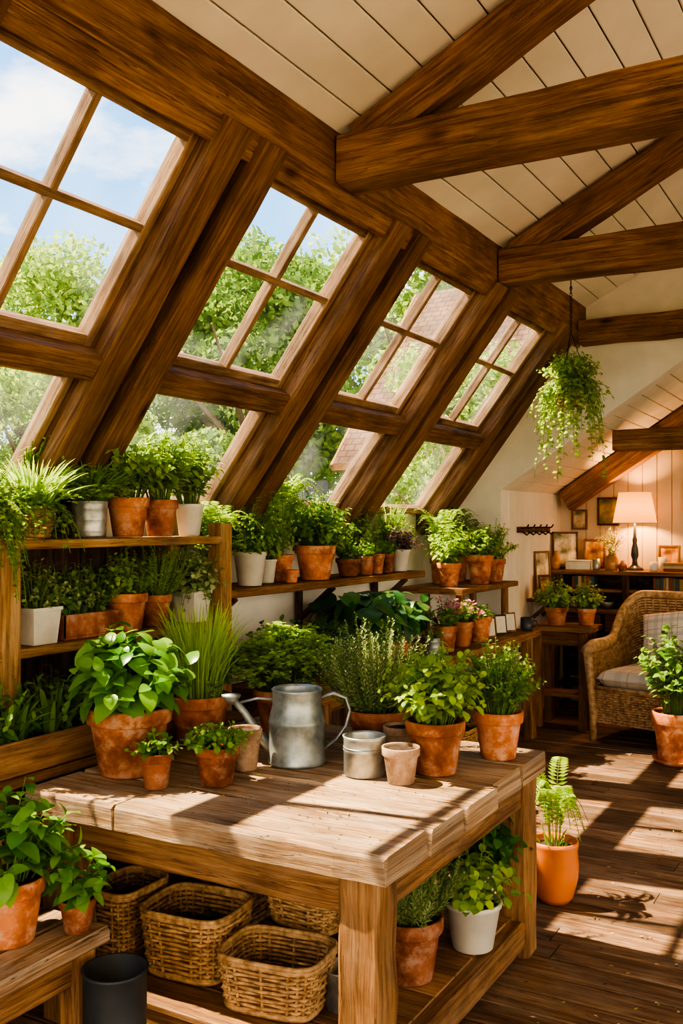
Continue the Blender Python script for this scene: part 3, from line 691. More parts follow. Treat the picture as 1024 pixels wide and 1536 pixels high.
for a in (-.165,.145): box(mb,a,a+.02,-.25,.25,.0,.12,W_leg,.004,1)
for a in (-.25,.23): box(mb,-.145,.145,a,a+.02,0,.12,W_leg,.004,0)
box(mb,-.14,.14,-.23,.23,.02,.10,Soil,.003,1)
for oy in (-.12,.1):
    m2=len(mb.v); grass(mb,.1,.1,.16,.22,60,.012,L_mid); bushy(mb,.1,.1,.15,.26,.06,.035,30,6,L_mid,1)
    for i in range(m2,len(mb.v)): mb.v[i]=mb.v[i]+Vector((.03,oy,0))
mb.build('wooden_planter',(-2.79,2.50,.801))
plant('potted_mint.001',-2.8,2.09,.801,.09,.15,'basket',[(bushy,dict(S=.16,H=.26,L=.05,W=.035,ns=36,nl=7,mat=L_mid,big=1))],1.18)
plant('potted_fern.001',-2.88,3.05,.801,.1,.15,'dark',[(fern,dict(S=.2,H=.2,nf=18,mat=L_dark))],1.18)
plant('potted_ivy.001',-2.88,3.42,.801,.1,.15,'dark',[(bushy,dict(S=.17,H=.2,L=.05,W=.04,ns=34,nl=6,mat=L_dark,big=1))],1.18)

# ================================================================== WALL SHELF B
mb=MB()
for k in range(2): beam(mb,(-3.105+k*.172,3.78,1.325),(-3.105+k*.172,6.16,1.325),.169,.045,W_leg,UP,.005,.002,8)
for yy in (4.0,5.0,6.0):
    beam(mb,(-3.165,yy,1.05),(-3.165,yy,1.30),.04,.04,W_dark,Vector((0,1,0))); beam(mb,(-3.15,yy,1.10),(-2.92,yy,1.295),.03,.035,W_dark)
mb.build('wall_shelf')
SB=1.351; XB=-2.94
plant('potted_jade_plant',XB,4.16,SB,.09,.18,'white',[(bushy,dict(S=.22,H=.27,L=.045,W=.03,ns=84,nl=8,mat=L_mid,big=1))])
plant('potted_fern',-3.0,3.92,SB,.085,.15,'terra',[(fern,dict(S=.30,H=.36,nf=34,mat=L_bright,pl=.055)),(cluster,dict(S=.19,H=.27,ns=120,L=.022,mat=L_bright))])
plant('potted_aloe',-3.0,4.40,SB,.06,.13,'white',[(bushy,dict(S=.18,H=.32,L=.05,W=.03,ns=60,nl=7,mat=L_bright,big=1))])
plant('clay_pot.003',-2.90,4.50,SB,.045,.07,'terra',[])
plant('potted_geranium',XB,4.82,SB,.12,.2,'terra',[(bushy,dict(S=.28,H=.34,L=.055,W=.045,ns=110,nl=8,mat=L_mid,big=1))])
plant('potted_fern.002',-3.04,4.60,SB,.08,.15,'terra',[(fern,dict(S=.36,H=.58,nf=26,mat=L_bright,pl=.07,steps=20))])
plant('potted_mint.002',XB,5.22,SB,.08,.11,'dark',[(bushy,dict(S=.12,H=.15,L=.03,W=.024,ns=50,nl=6,mat=L_mid,big=1))])
for i,(yy,rr,hh) in enumerate(((5.42,.055,.12),(5.57,.05,.13),(5.72,.05,.13))):
    plant('potted_seedling.%03d'%(i+2),XB+.02,yy,SB,rr,hh,'dark',[(bushy,dict(S=.09,H=.12,L=.03,W=.02,ns=30,nl=5,mat=L_mid,big=1))])
plant('potted_heuchera',XB,5.94,SB,.075,.15,'white',[(bushy,dict(S=.15,H=.19,L=.04,W=.035,ns=54,nl=6,mat=L_purple,big=1))])
plant('potted_lemon_balm.002',-3.06,5.1,SB,.075,.14,'terra',[(bushy,dict(S=.2,H=.38,L=.07,W=.03,ns=64,nl=8,mat=L_bright,big=1))])
plant('potted_lemon_balm.003',-3.07,5.58,SB,.06,.16,'terra',[(bushy,dict(S=.2,H=.38,L=.055,W=.03,ns=64,nl=8,mat=L_bright,big=1))])
plant('potted_dill',-3.08,6.08,SB,.06,.14,'terra',[(grass,dict(S=.14,H=.38,n=130,w=.004,mat=L_grass)),(cluster,dict(S=.17,H=.35,ns=110,L=.02,mat=L_bright))])

# ================================================================== BENCH + SHELF C
mb=MB()
for k in range(3): beam(mb,(-2.87+k*.188,4.0,.812),(-2.87+k*.188,7.38,.812),.183,.05,W_leg,UP,.008,.003,14)
for yy in (4.15,5.7,7.25):
    for sx,lx in ((-1,-2.88),(1,-2.48)):
        beam(mb,(lx+sx*.03,yy,0),(lx-sx*.02,yy,.785),.085,.085,W_leg,Vector((0,1,0)),.008,.003,5)
    beam(mb,(-2.88,yy,.74),(-2.48,yy,.74),.05,.08,W_leg)
beam(mb,(-2.52,4.2,.74),(-2.52,7.2,.74),.035,.07,W_leg)
mb.build('long_bench')
BT=.841
plant('potted_philodendron',-2.72,5.05,BT,.14,.17,'dark',[(bushy,dict(S=.32,H=.28,L=.18,W=.14,ns=30,nl=5,mat=L_dark,big=2,curl=.55,low=.5))],1.29)
plant('potted_philodendron.001',-2.72,5.45,BT,.10,.16,'dark',[(bushy,dict(S=.22,H=.25,L=.14,W=.10,ns=22,nl=5,mat=L_dark,big=2,curl=.5,low=.5))],1.29)
plant('potted_ivy.002',-2.72,4.55,BT,.13,.15,'dark',[(bushy,dict(S=.30,H=.16,L=.06,W=.05,ns=66,nl=6,mat=L_dark,big=1))])
plant('potted_ivy.003',-2.74,4.17,BT,.12,.15,'terra',[(bushy,dict(S=.26,H=.2,L=.06,W=.05,ns=56,nl=6,mat=L_dark,big=1))])
plant('potted_seedling.005',-2.50,5.52,BT,.05,.12,'zinc',[(bushy,dict(S=.07,H=.1,L=.04,W=.02,ns=12,nl=5,mat=L_mid,big=1))])
plant('potted_begonia',-2.54,5.80,BT,.085,.17,'terra',[(bushy,dict(S=.15,H=.2,L=.045,W=.035,ns=44,nl=6,mat=L_mid,big=1,flower=L_pink))])
plant('potted_begonia.001',-2.54,6.10,BT,.08,.17,'terra',[(bushy,dict(S=.14,H=.18,L=.045,W=.035,ns=40,nl=6,mat=L_mid,big=1,flower=L_pink))])
plant('potted_oregano.002',-2.54,6.42,BT,.085,.18,'terra',[(bushy,dict(S=.12,H=.1,L=.04,W=.03,ns=30,nl=6,mat=L_mid,big=1))])
for i,yy in enumerate((6.62,6.85,7.05)):
    mb=MB()
    box(mb,-.055,.055,-.006,.006,0,.15,W_leg if i!=1 else Iron,.002,2); box(mb,-.042,.042,-.0085,-.006,.014,.136,Paper,.0005,2)
    mb.build('picture_frame' if i==0 else 'picture_frame.%03d'%i,(-2.54,yy,BT+.003),(-.15,0,math.radians(55)))
mb=MB(); lathe(mb,[(0,0),(.045,0),(.05,.02),(.05,.1),(.046,.1),(.045,.01),(0,.01)],Ceram,28); tube(mb,[(.048,0,.08),(.08,0,.075),(.08,0,.04),(.048,0,.03)],.006,Ceram,6); mb.build('coffee_mug',(-2.48,7.26,BT))
plant('potted_ivy.004',-2.66,6.75,0.001,.15,.33,'burlap',[(bushy,dict(S=.2,H=.25,L=.06,W=.05,ns=44,nl=6,mat=L_dark,big=1))],.69)
mb=MB(); basket(mb,.17,.16,.25,13,24,.9,Wicker); mb.build('wicker_basket.005',(-2.68,6.2,0))
mb=MB()
for k in range(3): beam(mb,(-3.02+k*.172,6.22,1.198),(-3.02+k*.172,7.38,1.198),.168,.04,W_leg,UP,.005,.002,6)
for yy in (6.35,7.25): beam(mb,(-2.66,yy,.842),(-2.66,yy,1.18),.05,.05,W_leg,Vector((0,1,0)));beam(mb,(-2.93,yy,.842),(-2.93,yy,1.18),.05,.05,W_leg,Vector((0,1,0)))
mb.build('riser_shelf')
SC=1.221
plant('potted_basil.001',-2.71,6.85,SC,.10,.22,'terra',[(bushy,dict(S=.19,H=.28,L=.045,W=.032,ns=80,nl=8,mat=L_bright,big=1))],ymax=7.37)
plant('potted_mint.003',-2.72,7.18,SC,.09,.18,'terra',[(bushy,dict(S=.2,H=.32,L=.04,W=.03,ns=80,nl=8,mat=L_bright,big=1))],ymax=7.37)
plant('potted_lettuce',-2.80,6.47,SC,.09,.17,'terra',[(bushy,dict(S=.2,H=.36,L=.06,W=.04,ns=70,nl=8,mat=L_bright,big=1))])
plant('potted_fern.003',-2.97,6.7,SC,.08,.2,'terra',[(fern,dict(S=.3,H=.46,nf=26,mat=L_bright,pl=.05))],ymax=7.37)
plant('potted_dill.001',-2.97,7.05,SC,.08,.2,'terra',[(cluster,dict(S=.2,H=.46,ns=130,L=.022,mat=L_mid))],ymax=7.37)

# ================================================================== SIDE TABLE
mb=MB()
for k in range(3): beam(mb,(-2.60,7.72+k*.15,.812),(-2.1,7.72+k*.15,.812),.146,.04,W_leg)
for lx in (-2.54,-2.16):
    for ly in (7.72,8.02): beam(mb,(lx,ly,0),(lx,ly,.79),.07,.07,W_leg,Vector((0,1,0)))
box(mb,-2.54,-2.16,7.74,7.99,.25,.28,W_leg,.003); box(mb,-2.54,-2.16,7.70,7.73,.68,.79,W_leg,.003)
mb.build('side_table')
plant('potted_pelargonium',-2.42,7.83,.833,.095,.15,'terra',[(bushy,dict(S=.21,H=.26,L=.05,W=.04,ns=70,nl=8,mat=L_bright,big=1))])
plant('potted_pelargonium.001',-2.2,7.95,.833,.08,.14,'terra',[(bushy,dict(S=.16,H=.26,L=.045,W=.035,ns=56,nl=8,mat=L_bright,big=1))])

# ================================================================== DESK in nook
mb=MB(); dx0,dx1,dy0,dy1=-2.70,-1.35,8.55,8.97
beam(mb,(dx0,(dy0+dy1)/2,1.24),(dx1,(dy0+dy1)/2,1.24),dy1-dy0,.04,W_leg,UP,.006)
beam(mb,(dx0+.02,(dy0+dy1)/2,1.08),(dx1-.02,(dy0+dy1)/2,1.08),dy1-dy0-.04,.03,W_leg,UP,.004)
beam(mb,(dx0-.0,(dy0+dy1)/2-.05,.90),(dx1,(dy0+dy1)/2-.05,.90),dy1-dy0+.1,.04,W_leg,UP,.006)
for lx in (dx0+.04,(dx0+dx1)/2,dx1-.04):
    for ly in (dy0+.03,dy1-.04): beam(mb,(lx,ly,0),(lx,ly,1.22),.06,.06,W_dark,Vector((0,1,0)))
for k in range(3): box(mb,dx0+.08+k*.42,dx0+.46+k*.42,dy0-.01,dy0+.01,.72,.87,W_leg,.004)
box(mb,dx0+.05,dx1-.05,dy1-.06,dy1-.04,.25,1.2,W_dark,.004,0)
box(mb,dx0+.05,dx1-.05,dy0+.05,dy1-.05,.2,.23,W_dark,.004)
mb.build('writing_desk')
DT=1.261
lamp=bpy.data.objects.new('table_lamp',None); scene.collection.objects.link(lamp); lamp.location=(-1.985,8.74,DT)
mb=MB(); lathe(mb,[(0,0),(.075,0),(.078,.012),(.05,.03),(.025,.05),(.02,.09),(.034,.13),(.03,.19),(.018,.24),(.022,.27),(.014,.3),(.01,.44),(0,.44)],Ceram,28); mb.build('base',parent=lamp)
sm,nt,out=newmat('lamp_shade_fabric')
e=N(nt,'ShaderNodeEmission'); e.inputs[0].default_value=(1,.40,.085,1); e.inputs[1].default_value=1.15
d=N(nt,'ShaderNodeBsdfTranslucent'); d.inputs[0].default_value=(.5,.25,.07,1)
ms=N(nt,'ShaderNodeMixShader'); ms.inputs[0].default_value=.12; nt.links.new(e.outputs[0],ms.inputs[1]); nt.links.new(d.outputs[0],ms.inputs[2]); nt.links.new(ms.outputs[0],out.inputs[0])
mb=MB(); lathe(mb,[(.195,.42),(.19,.425),(.14,.69),(.145,.695)],sm,48); tube(mb,[(.193*math.cos(k*.1309),.193*math.sin(k*.1309),.422) for k in range(48)],.004,Paper,5,False,True)
tube(mb,[(-.14,0,.68),(.14,0,.68)],.003,Iron,5); tube(mb,[(0,0,.44),(0,0,.68)],.004,Iron,5)
mb.build('shade',parent=lamp)
pl=bpy.data.lights.new('bulb','POINT'); pl.energy=30; pl.color=(1,.50,.19); pl.shadow_soft_size=.05
po=bpy.data.objects.new('bulb',pl); scene.collection.objects.link(po); po.parent=lamp; po.location=(0,0,.54)

def frame(name,x,y,z,w,h,rot,art,wood_=W_dark,tilt=-.12):
    mb=MB(); t=.018
    for a in (-w/2,w/2-t): box(mb,a,a+t,-.01,.01,0,h,wood_,.003,2)
    for a in (0,h-t): box(mb,-w/2+t,w/2-t,-.01,.01,a,a+t,wood_,.003,0)
    box(mb,-w/2+t,w/2-t,-.001,.006,t,h-t,art,0,2)
    mb.build(name,(x,y,z),(tilt,0,rot))
def art(name,c0,c1,c2,sc=6):
    m,nt,out=newmat(name); p=principled(nt,out,.7); tc=N(nt,'ShaderNodeTexCoord'); n_=N(nt,'ShaderNodeTexNoise'); n_.inputs['Scale'].default_value=sc; n_.inputs['Detail'].default_value=3
    nt.links.new(tc.outputs['Object'],n_.inputs['Vector']); r=ramp(nt,[(.35,c0),(.5,c1),(.65,c2)]); nt.links.new(n_.outputs[0],r.inputs[0]); nt.links.new(r.outputs[0],p.inputs['Base Color']); return m
Art1=art('art_botanical',(.1,.13,.07),(.5,.4,.25),(.75,.68,.55),9)
Art2=art('art_sunset',(.12,.06,.03),(.55,.25,.07),(.8,.6,.3),9)
Art3=art('art_landscape',(.07,.10,.08),(.25,.24,.14),(.6,.5,.32),6)
frame('picture_frame.003',-2.60,8.70,DT+.003,.24,.34,.5,Art1)
frame('picture_frame.004',-2.38,8.88,DT+.003,.2,.27,.2,Art2,W_leg)
frame('picture_frame.005',-1.72,8.88,DT+.003,.19,.22,-.05,Art2,W_leg)
frame('picture_frame.006',-1.50,8.89,DT+.003,.16,.24,-.1,Art1,W_dark)
frame('wall_art',-1.50,8.97,1.78,.22,.30,0,Art1,W_leg,0)
frame('wall_art.001',-2.28,8.97,1.66,.20,.26,0,Art3,W_dark,0)
frame('wall_art.002',-2.55,8.97,1.62,.15,.19,0,Art1,W_leg,0)
mb=MB()
lathe(mb,[(0,0),(.04,0),(.055,.05),(.045,.11),(.03,.14),(.036,.16),(.03,.155),(0,.12)],Terra2,24)
bushy(mb,.15,.03,.16,.26,.03,.015,34,5,L_cream,0,low=.4); bushy(mb,.15,.03,.14,.2,.03,.02,14,4,L_red,0,low=.4)
mb.build('dried_flower_vase',(-2.20,8.80,DT))
mb=MB()
lathe(mb,[(0,0),(.05,0),(.06,.03),(.06,.10),(.045,.12),(.05,.13),(0,.11)],Amber,24); bushy(mb,.12,.03,.09,.13,.035,.02,20,5,L_cream,0,low=.4)
mb.build('dried_flower_vase.001',(-2.16,8.62,DT))
plant('potted_thyme.003',-1.45,8.74,DT,.05,.09,'terra',[(bushy,dict(S=.09,H=.12,L=.025,W=.018,ns=34,nl=6,mat=L_mid,big=0))])
BookM=[simple('book_%d'%i,c,.7) for i,c in enumerate([(.25,.07,.035),(.06,.09,.10),(.45,.33,.2),(.12,.11,.06),(.35,.2,.07)])]
mb=MB(); x=0
for i in range(7):
    w=U(.02,.035); box(mb,x,x+w-.002,0,.13,0,U(.10,.115),BookM[i%5],.002,2); x+=w
mb.build('book_row',(-2.52,8.62,1.097))
mb=MB(); x=0
for i in range(9):
    w=U(.02,.035); box(mb,x,x+w-.002,0,.13,0,U(.10,.115),BookM[(i*3)%5],.002,2); x+=w
mb.build('book_row.001',(-1.8,8.62,1.097))
mb=MB(); z=0
for i in range(3): box(mb,-.09,.09,-.06,.06,z,z+.025,BookM[(i*2)%5],.002,0); z+=.0255
mb.build('book_stack',(-1.62,8.66,DT))
for i,(xx,yy) in enumerate(((-1.80,8.64),(-2.30,8.63),(-1.74,8.72))):
    mb=MB(); lathe(mb,[(0,0),(.03,0),(.036,.02),(.036,.08+.02*i),(.032,.08+.02*i),(.03,.01),(0,.01)],(White,Galv,Paper)[i],24); mb.build('candle_cup' if i==0 else 'candle_cup.%03d'%i,(xx,yy,DT))
for i,(xx,hh) in enumerate(((-2.66,.17),(-1.38,.15),(-2.06,.09))):
    mb=MB(); lathe(mb,[(0,0),(.03,0),(.04,.03),(.036,hh*.6),(.016,hh*.78),(.016,hh),(.012,hh),(0,hh*.7)],(Amber,Ceram,Terra2)[i],22); mb.build('glass_bottle' if i==0 else 'glass_bottle.%03d'%i,(xx,8.60,DT))
for i,(xx,m_) in enumerate(((-2.5,White),(-2.2,Galv),(-1.9,TerraPale),(-1.6,White))):
    mb=MB(); lathe(mb,[(0,0),(.03,0),(.055,.03),(.065,.06),(.06,.06),(.05,.03),(0,.01)],m_,24); mb.build('ceramic_bowl' if i==0 else 'ceramic_bowl.%03d'%i,(xx,8.62,.921))
mb=MB(); box(mb,-.11,.11,-.07,.07,0,.07,Paper,.004,0); box(mb,-.114,.114,-.074,.074,.07,.085,White,.003,0); mb.build('storage_box',(-2.46,8.66,DT))
mb=MB(); q=[Vector((0,0,.22)),Vector((.07,0,.05)),Vector((0,0,-.22)),Vector((-.07,0,.05))]
mb.add([p+Vector((0,-.006,0)) for p in q]+[p+Vector((0,.006,0)) for p in q],[(0,3,2,1),(4,5,6,7),(0,1,5,4),(1,2,6,5),(2,3,7,6),(3,0,4,7)],W_leg)
tube(mb,[(0,0,.22),(0,0,.5)],.003,Iron,5); mb.build('hanging_wall_ornament',(-1.53,8.94,2.25))
mb=MB(); box(mb,-2.737,-2.715,7.75,8.6,1.60,1.65,W_dark,.003,1)
for k in range(5):
    yy=7.82+k*.17; tube(mb,[(-2.715,yy,1.64),(-2.67,yy,1.645),(-2.655,yy,1.67)],.007,Iron,6); tube(mb,[(-2.715,yy,1.61),(-2.67,yy,1.58),(-2.65,yy,1.6)],.007,Iron,6)
mb.build('coat_hook_rail')
mb=MB(); box(mb,-2.735,-2.52,8.0,8.5,1.0,1.03,W_leg,.004,1); beam(mb,(-2.72,8.1,.85),(-2.55,8.1,1.0),.03,.03,W_dark); beam(mb,(-2.72,8.4,.85),(-2.55,8.4,1.0),.03,.03,W_dark); mb.build('wall_bracket_shelf')
frame('picture_frame.007',-2.68,8.30,1.033,.24,.40,math.radians(75),Art1,W_leg,-.06)
frame('picture_frame.008',-2.60,8.12,1.033,.14,.2,math.radians(60),Art2,W_dark)

# ================================================================== ARMCHAIR
mb=MB()
hw,dp=.37,.37
def ushape(u):
    r=.2
    L1=dp*2-r; L2=math.pi*r/2; L3=hw*2-2*r; T=2*L1+2*L2+L3; s=u*T
    if s<L1: return Vector((-hw,-dp+s,0)),u
    s-=L1
    if s<L2: a=s/r; return Vector((-hw+r-r*math.cos(a),dp-r+r*math.sin(a),0)),u
    s-=L2
    if s<L3: return Vector((-hw+r+s,dp,0)),u
    s-=L3
    if s<L2: a=s/r; return Vector((hw-r+r*math.sin(a),dp-r+r*math.cos(a),0)),u
    s-=L2
    return Vector((hw,dp-r-s,0)),u
def toph(u):
    k=abs(u-.5)*2
    if k<.25: return 1.08
    if k<.65: t=(k-.25)/.4; return 1.08-.36*(t*t*(3-2*t))
    return .72-.03*(k-.65)/.35
def fshell(u,v):
    p,_=ushape(u); zt=toph(u); z=.12+(zt-.12)*v
    lean=max(0,z-.42)*.16; o=Vector((p.x,p.y,0)).normalized()
    if abs(u-.5)>.3: o=Vector((math.copysign(1,p.x),0,0))
    return Vector((p.x,p.y,z))+o*lean
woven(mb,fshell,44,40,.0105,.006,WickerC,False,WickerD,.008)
tube(mb,[fshell(k/60,1)+Vector((0,0,.01)) for k in range(61)],.034,WickerC,8)
tube(mb,[fshell(k/60,0) for k in range(61)],.014,WickerC,6)
def ffront(u,v): return Vector((-hw+2*hw*u,-dp-.0+.02*math.sin(v*3.1),.14+.26*v))
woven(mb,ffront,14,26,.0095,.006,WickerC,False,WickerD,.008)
tube(mb,[(-hw,-dp,.41),(hw,-dp,.41)],.018,WickerC,8)
for sx in (-1,1):
    tube(mb,[(sx*hw,-dp,0),(sx*hw,-dp,.2),(sx*(hw+.02),-dp,.45),(sx*(hw+.045),-dp-.01,.70)],[.026,.03,.034,.036],WickerC,10)
    tube(mb,[(sx*(hw-.03),dp-.08,0),(sx*(hw-.02),dp-.06,.2)],.026,WickerC,8)
    tube(mb,[(sx*(hw+.05),-dp-.03,.69),(sx*(hw+.05),-dp+.1,.715),(sx*(hw+.05),-.05,.72),(sx*(hw+.05),.15,.76)],[.04,.056,.052,.035],WickerC,10)
beam(mb,(0,-dp+.02,.38),(0,dp-.02,.38),2*hw-.03,.03,WickerD,UP)
def cushion(mb,c,a,b,h,mat,M=None,pw=.28,n=20):
    vs=[];uv=[]
    for side in (1,-1):
        for i in range(n+1):
            for j in range(n+1):
                x=-1+2*i/n;y=-1+2*j/n; k=max(0,(1-abs(x)**4)*(1-abs(y)**4))**pw
                p=Vector((a*x*(1-.05*(1-abs(y))*abs(x)),b*y,side*h*k)); 
                if M: p=M@p
                vs.append(Vector(c)+p); uv.append((x*a,y*b))
    m=(n+1)**2; fs=[];us=[]
    for s in (0,1):
        for i in range(n):
            for j in range(n):
                q=[s*m+i*(n+1)+j,s*m+(i+1)*(n+1)+j,s*m+(i+1)*(n+1)+j+1,s*m+i*(n+1)+j+1]
                if s: q.reverse()
                fs.append(tuple(q)); us.append([uv[t] for t in q])
    mb.add(vs,fs,mat,us,True)
cushion(mb,(0,-.03,.48),.345,.35,.075,Stripe,None,.2)
cushion(mb,(.04,.16,.76),.25,.24,.09,Plaid,Matrix.Rotation(math.radians(64),3,'X')@Matrix.Rotation(.16,3,'Z'),.45)
mb.build('wicker_armchair',(-1.56,7.70,0),math.radians(-12))

plant('potted_hibiscus',-1.31,7.0,0.001,.16,.36,'terrasaucer',[(bushy,dict(S=.32,H=.66,L=.09,W=.06,ns=60,nl=9,mat=L_mid,big=2,low=.4)),(bushy,dict(S=.26,H=.6,L=.03,W=.02,ns=10,nl=3,mat=L_cream,big=0,low=.4))])
plant('potted_fern.004',-1.30,4.18,0.001,.105,.27,'bowl',[(fern,dict(S=.22,H=.42,nf=13,mat=L_bright,pl=.05,steps=24)),(grass,dict(S=.06,H=.1,n=20,w=.004,mat=L_mid))])

# ================================================================== HANGING BASKET
mb=MB(); basket(mb,.12,.12,.17,9,22,.7,WickerC,(0,0,0),False,1.0); lathe(mb,[(.11,.15),(0,.16)],Soil,18)
bushy(mb,.15,.12,.22,.26,.05,.034,80,8,L_bright,1,low=.6)
trail(mb,.16,.12,.70,30,.036,L_bright,34,.10,1); trail(mb,.16,.12,.26,40,.034,L_bright,14,.13,1)
top=Vector((0,0,.82))
for k in range(3):
    a=k*2.094+.4; tube(mb,[(.12*math.cos(a),.12*math.sin(a),.17),top-Vector((0,0,.3))],.003,Iron,5)
for k in range(14):
    c=top-Vector((0,0,.3-.0235*k)); w=.008
    tube(mb,[c+Vector(((w if k%2 else 0)*math.cos(t),(0 if k%2 else w)*math.cos(t),.016*math.sin(t))) for t in [q*.785 for q in range(8)]],.0025,Iron,4,False,True)
tube(mb,[top,top+Vector((0,0,.06))],.004,Iron,6)
mb.build('hanging_basket_plant',(-1.93,6.58,2.49))

# ================================================================== OUTSIDE
def tree_mesh(name,H,spread,blobs,nleaf,ls,mat,trunk=True):
    mb=MB()
    if trunk:
        tube(mb,[(0,0,-.5),(.05,.03,H*.35),(0,.1,H*.7)],[.2,.15,.06],Bark,8)
        for k in range(7):
            a=k*.9; tube(mb,[(0,.02,H*.3+k*.25),(math.cos(a)*spread*.4,math.sin(a)*spread*.4,H*.5+k*.2),(math.cos(a)*spread*.75,math.sin(a)*spread*.75,H*.62+k*.2)],[.07,.04,.015],Bark,5)
    nv=len(mb.v); v0=[tuple(v) for v in mb.v]; f0=list(mb.f)
    C=[]
    for i in range(blobs):
        a=U(0,6.28); r=spread*math.sqrt(R_())*.85; z=H*(U(.35,1.0) if trunk else U(.1,.9)); 
        r*= (1-.55*max(0,(z/H-.55))/.45); C.append((r*math.cos(a),r*math.sin(a),z,U(.28,.5)*spread*.75))
    C=np.array(C); idx=np.random.randint(0,blobs,nleaf); d=np.random.normal(size=(nleaf,3)); d/=np.linalg.norm(d,axis=1)[:,None]
    rad=C[idx,3]*(np.random.rand(nleaf)**.35)
    P=C[idx,:3]+d*rad[:,None]*np.array([1,1,.75]); P[:,2]=np.maximum(P[:,2],.05)
    t=np.random.normal(size=(nleaf,3))+np.array([0,0,-.4]); t/=np.linalg.norm(t,axis=1)[:,None]
    b=np.cross(t,d+.3*np.random.normal(size=(nleaf,3))); b/=(np.linalg.norm(b,axis=1)[:,None]+1e-6)
    s=(ls*(.6+.8*np.random.rand(nleaf)))[:,None]
    V=np.stack([P-t*s*.5,P+b*s*.3,P+t*s*.5,P-b*s*.3],1).reshape(-1,3)
    me=bpy.data.meshes.new(name); F=[tuple(nv+4*i+k for k in range(4)) for i in range(nleaf)]
    me.from_pydata(v0+[tuple(x) for x in V.tolist()],[],f0+F)
    me.materials.append(Bark); me.materials.append(mat)
    me.polygons.foreach_set('material_index',[0]*len(f0)+[1]*nleaf); me.update(); return me
T=[tree_mesh('tree_a',6.0,2.4,26,17000,.14,L_tree),tree_mesh('tree_b',7.0,2.6,34,19000,.14,L_tree2),tree_mesh('tree_c',5.2,2.2,22,14000,.13,L_tree2)]
B=tree_mesh('shrub_a',2.2,1.3,16,10000,.10,L_tree2,False)
pos=[(-13,2,0,.85),(-12.6,5.6,2,.9),(-13.8,9.0,0,.9),(-13.4,12.4,1,.95),(-11.2,15.8,0,1.2),(-16,15.5,2,1.1),(-9.8,21.0,1,1.5),(-14.5,19,0,1.35),(-5.0,23.5,0,1.6),(-1,24.5,1,1.5),(-11,-2.5,1,.8),(-17,5,1,.8),(-18,11,0,.9),(-4.35,10.6,1,.56)]
for i,(x,y,k,s) in enumerate(pos):
    o=bpy.data.objects.new('tree' if i==0 else 'tree.%03d'%i,T[k]); scene.collection.objects.link(o); o.location=(x,y,-.4); o.rotation_euler=(0,0,i*1.7); o.scale=(s,s,s)
for i,(x,y,s) in enumerate([(-9.3,4.0,1.1),(-9.6,6.6,1.2),(-9.0,8.6,.8),(-9.3,1.4,1.0),(-9.5,-1.2,1.1),(-10.9,10.9,1.1)]):
    o=bpy.data.objects.new('shrub' if i==0 else 'shrub.%03d'%i,B); scene.collection.objects.link(o); o.location=(x,y,-.4); o.rotation_euler=(0,0,i*1.1); o.scale=(s,s,s)
Lawn=simple('lawn_grass',(.16,.2,.06),.95,0,.3,3,.6)
Stone=simple('terrace_stone',(.66,.53,.37),.9,0,.15,2,.4)
mb=MB(); mb.add([Vector((-60,-40,-.42)),Vector((60,-40,-.42)),Vector((60,60,-.42)),Vector((-60,60,-.42))],[(0,1,2,3)],Lawn); mb.build('lawn')
mb=MB()
box(mb,-7.0,-3.36,-8,9,-.41,-.36,Stone,.01,1); box(mb,3.41,16,-10,14,-.41,-.36,Stone,.01,1); box(mb,-7,3.4,-12,-2.13,-.41,-.36,Stone,.01,0)  # warm pale paving added to bounce sunlight up onto the ceiling
mb.build('terrace')
def rooftile():
    m,nt,out=newmat('roof_shingles'); p=principled(nt,out,.9,0,.15)
    tc=N(nt,'ShaderNodeTexCoord'); b=N(nt,'ShaderNodeTexBrick'); nt.links.new(tc.outputs['UV'],b.inputs['Vector'])
    b.inputs['Color1'].default_value=(.12,.07,.048,1); b.inputs['Color2'].default_value=(.17,.10,.068,1); b.inputs['Mortar'].default_value=(.07,.042,.032,1)
    b.inputs['Scale'].default_value=1; b.inputs['Brick Width'].default_value=.17; b.inputs['Row Height'].default_value=.13; b.inputs['Mortar Size'].default_value=.010
    n=N(nt,'ShaderNodeTexNoise'); n.inputs['Scale'].default_value=1.2; n.inputs['Detail'].default_value=8; nt.links.new(tc.outputs['UV'],n.inputs['Vector'])
    r=ramp(nt,[(.35,(.55,.55,.5)),(.65,(1.25,1.2,1.1))]); nt.links.new(n.outputs[0],r.inputs[0])
    c=mixc(nt,b.outputs[0],r.outputs[0],.9,'MULTIPLY')
    nt.links.new(c,p.inputs['Base Color']); bump(nt,b.outputs['Fac'],.5,-.02,p); return m
Roof=rooftile()
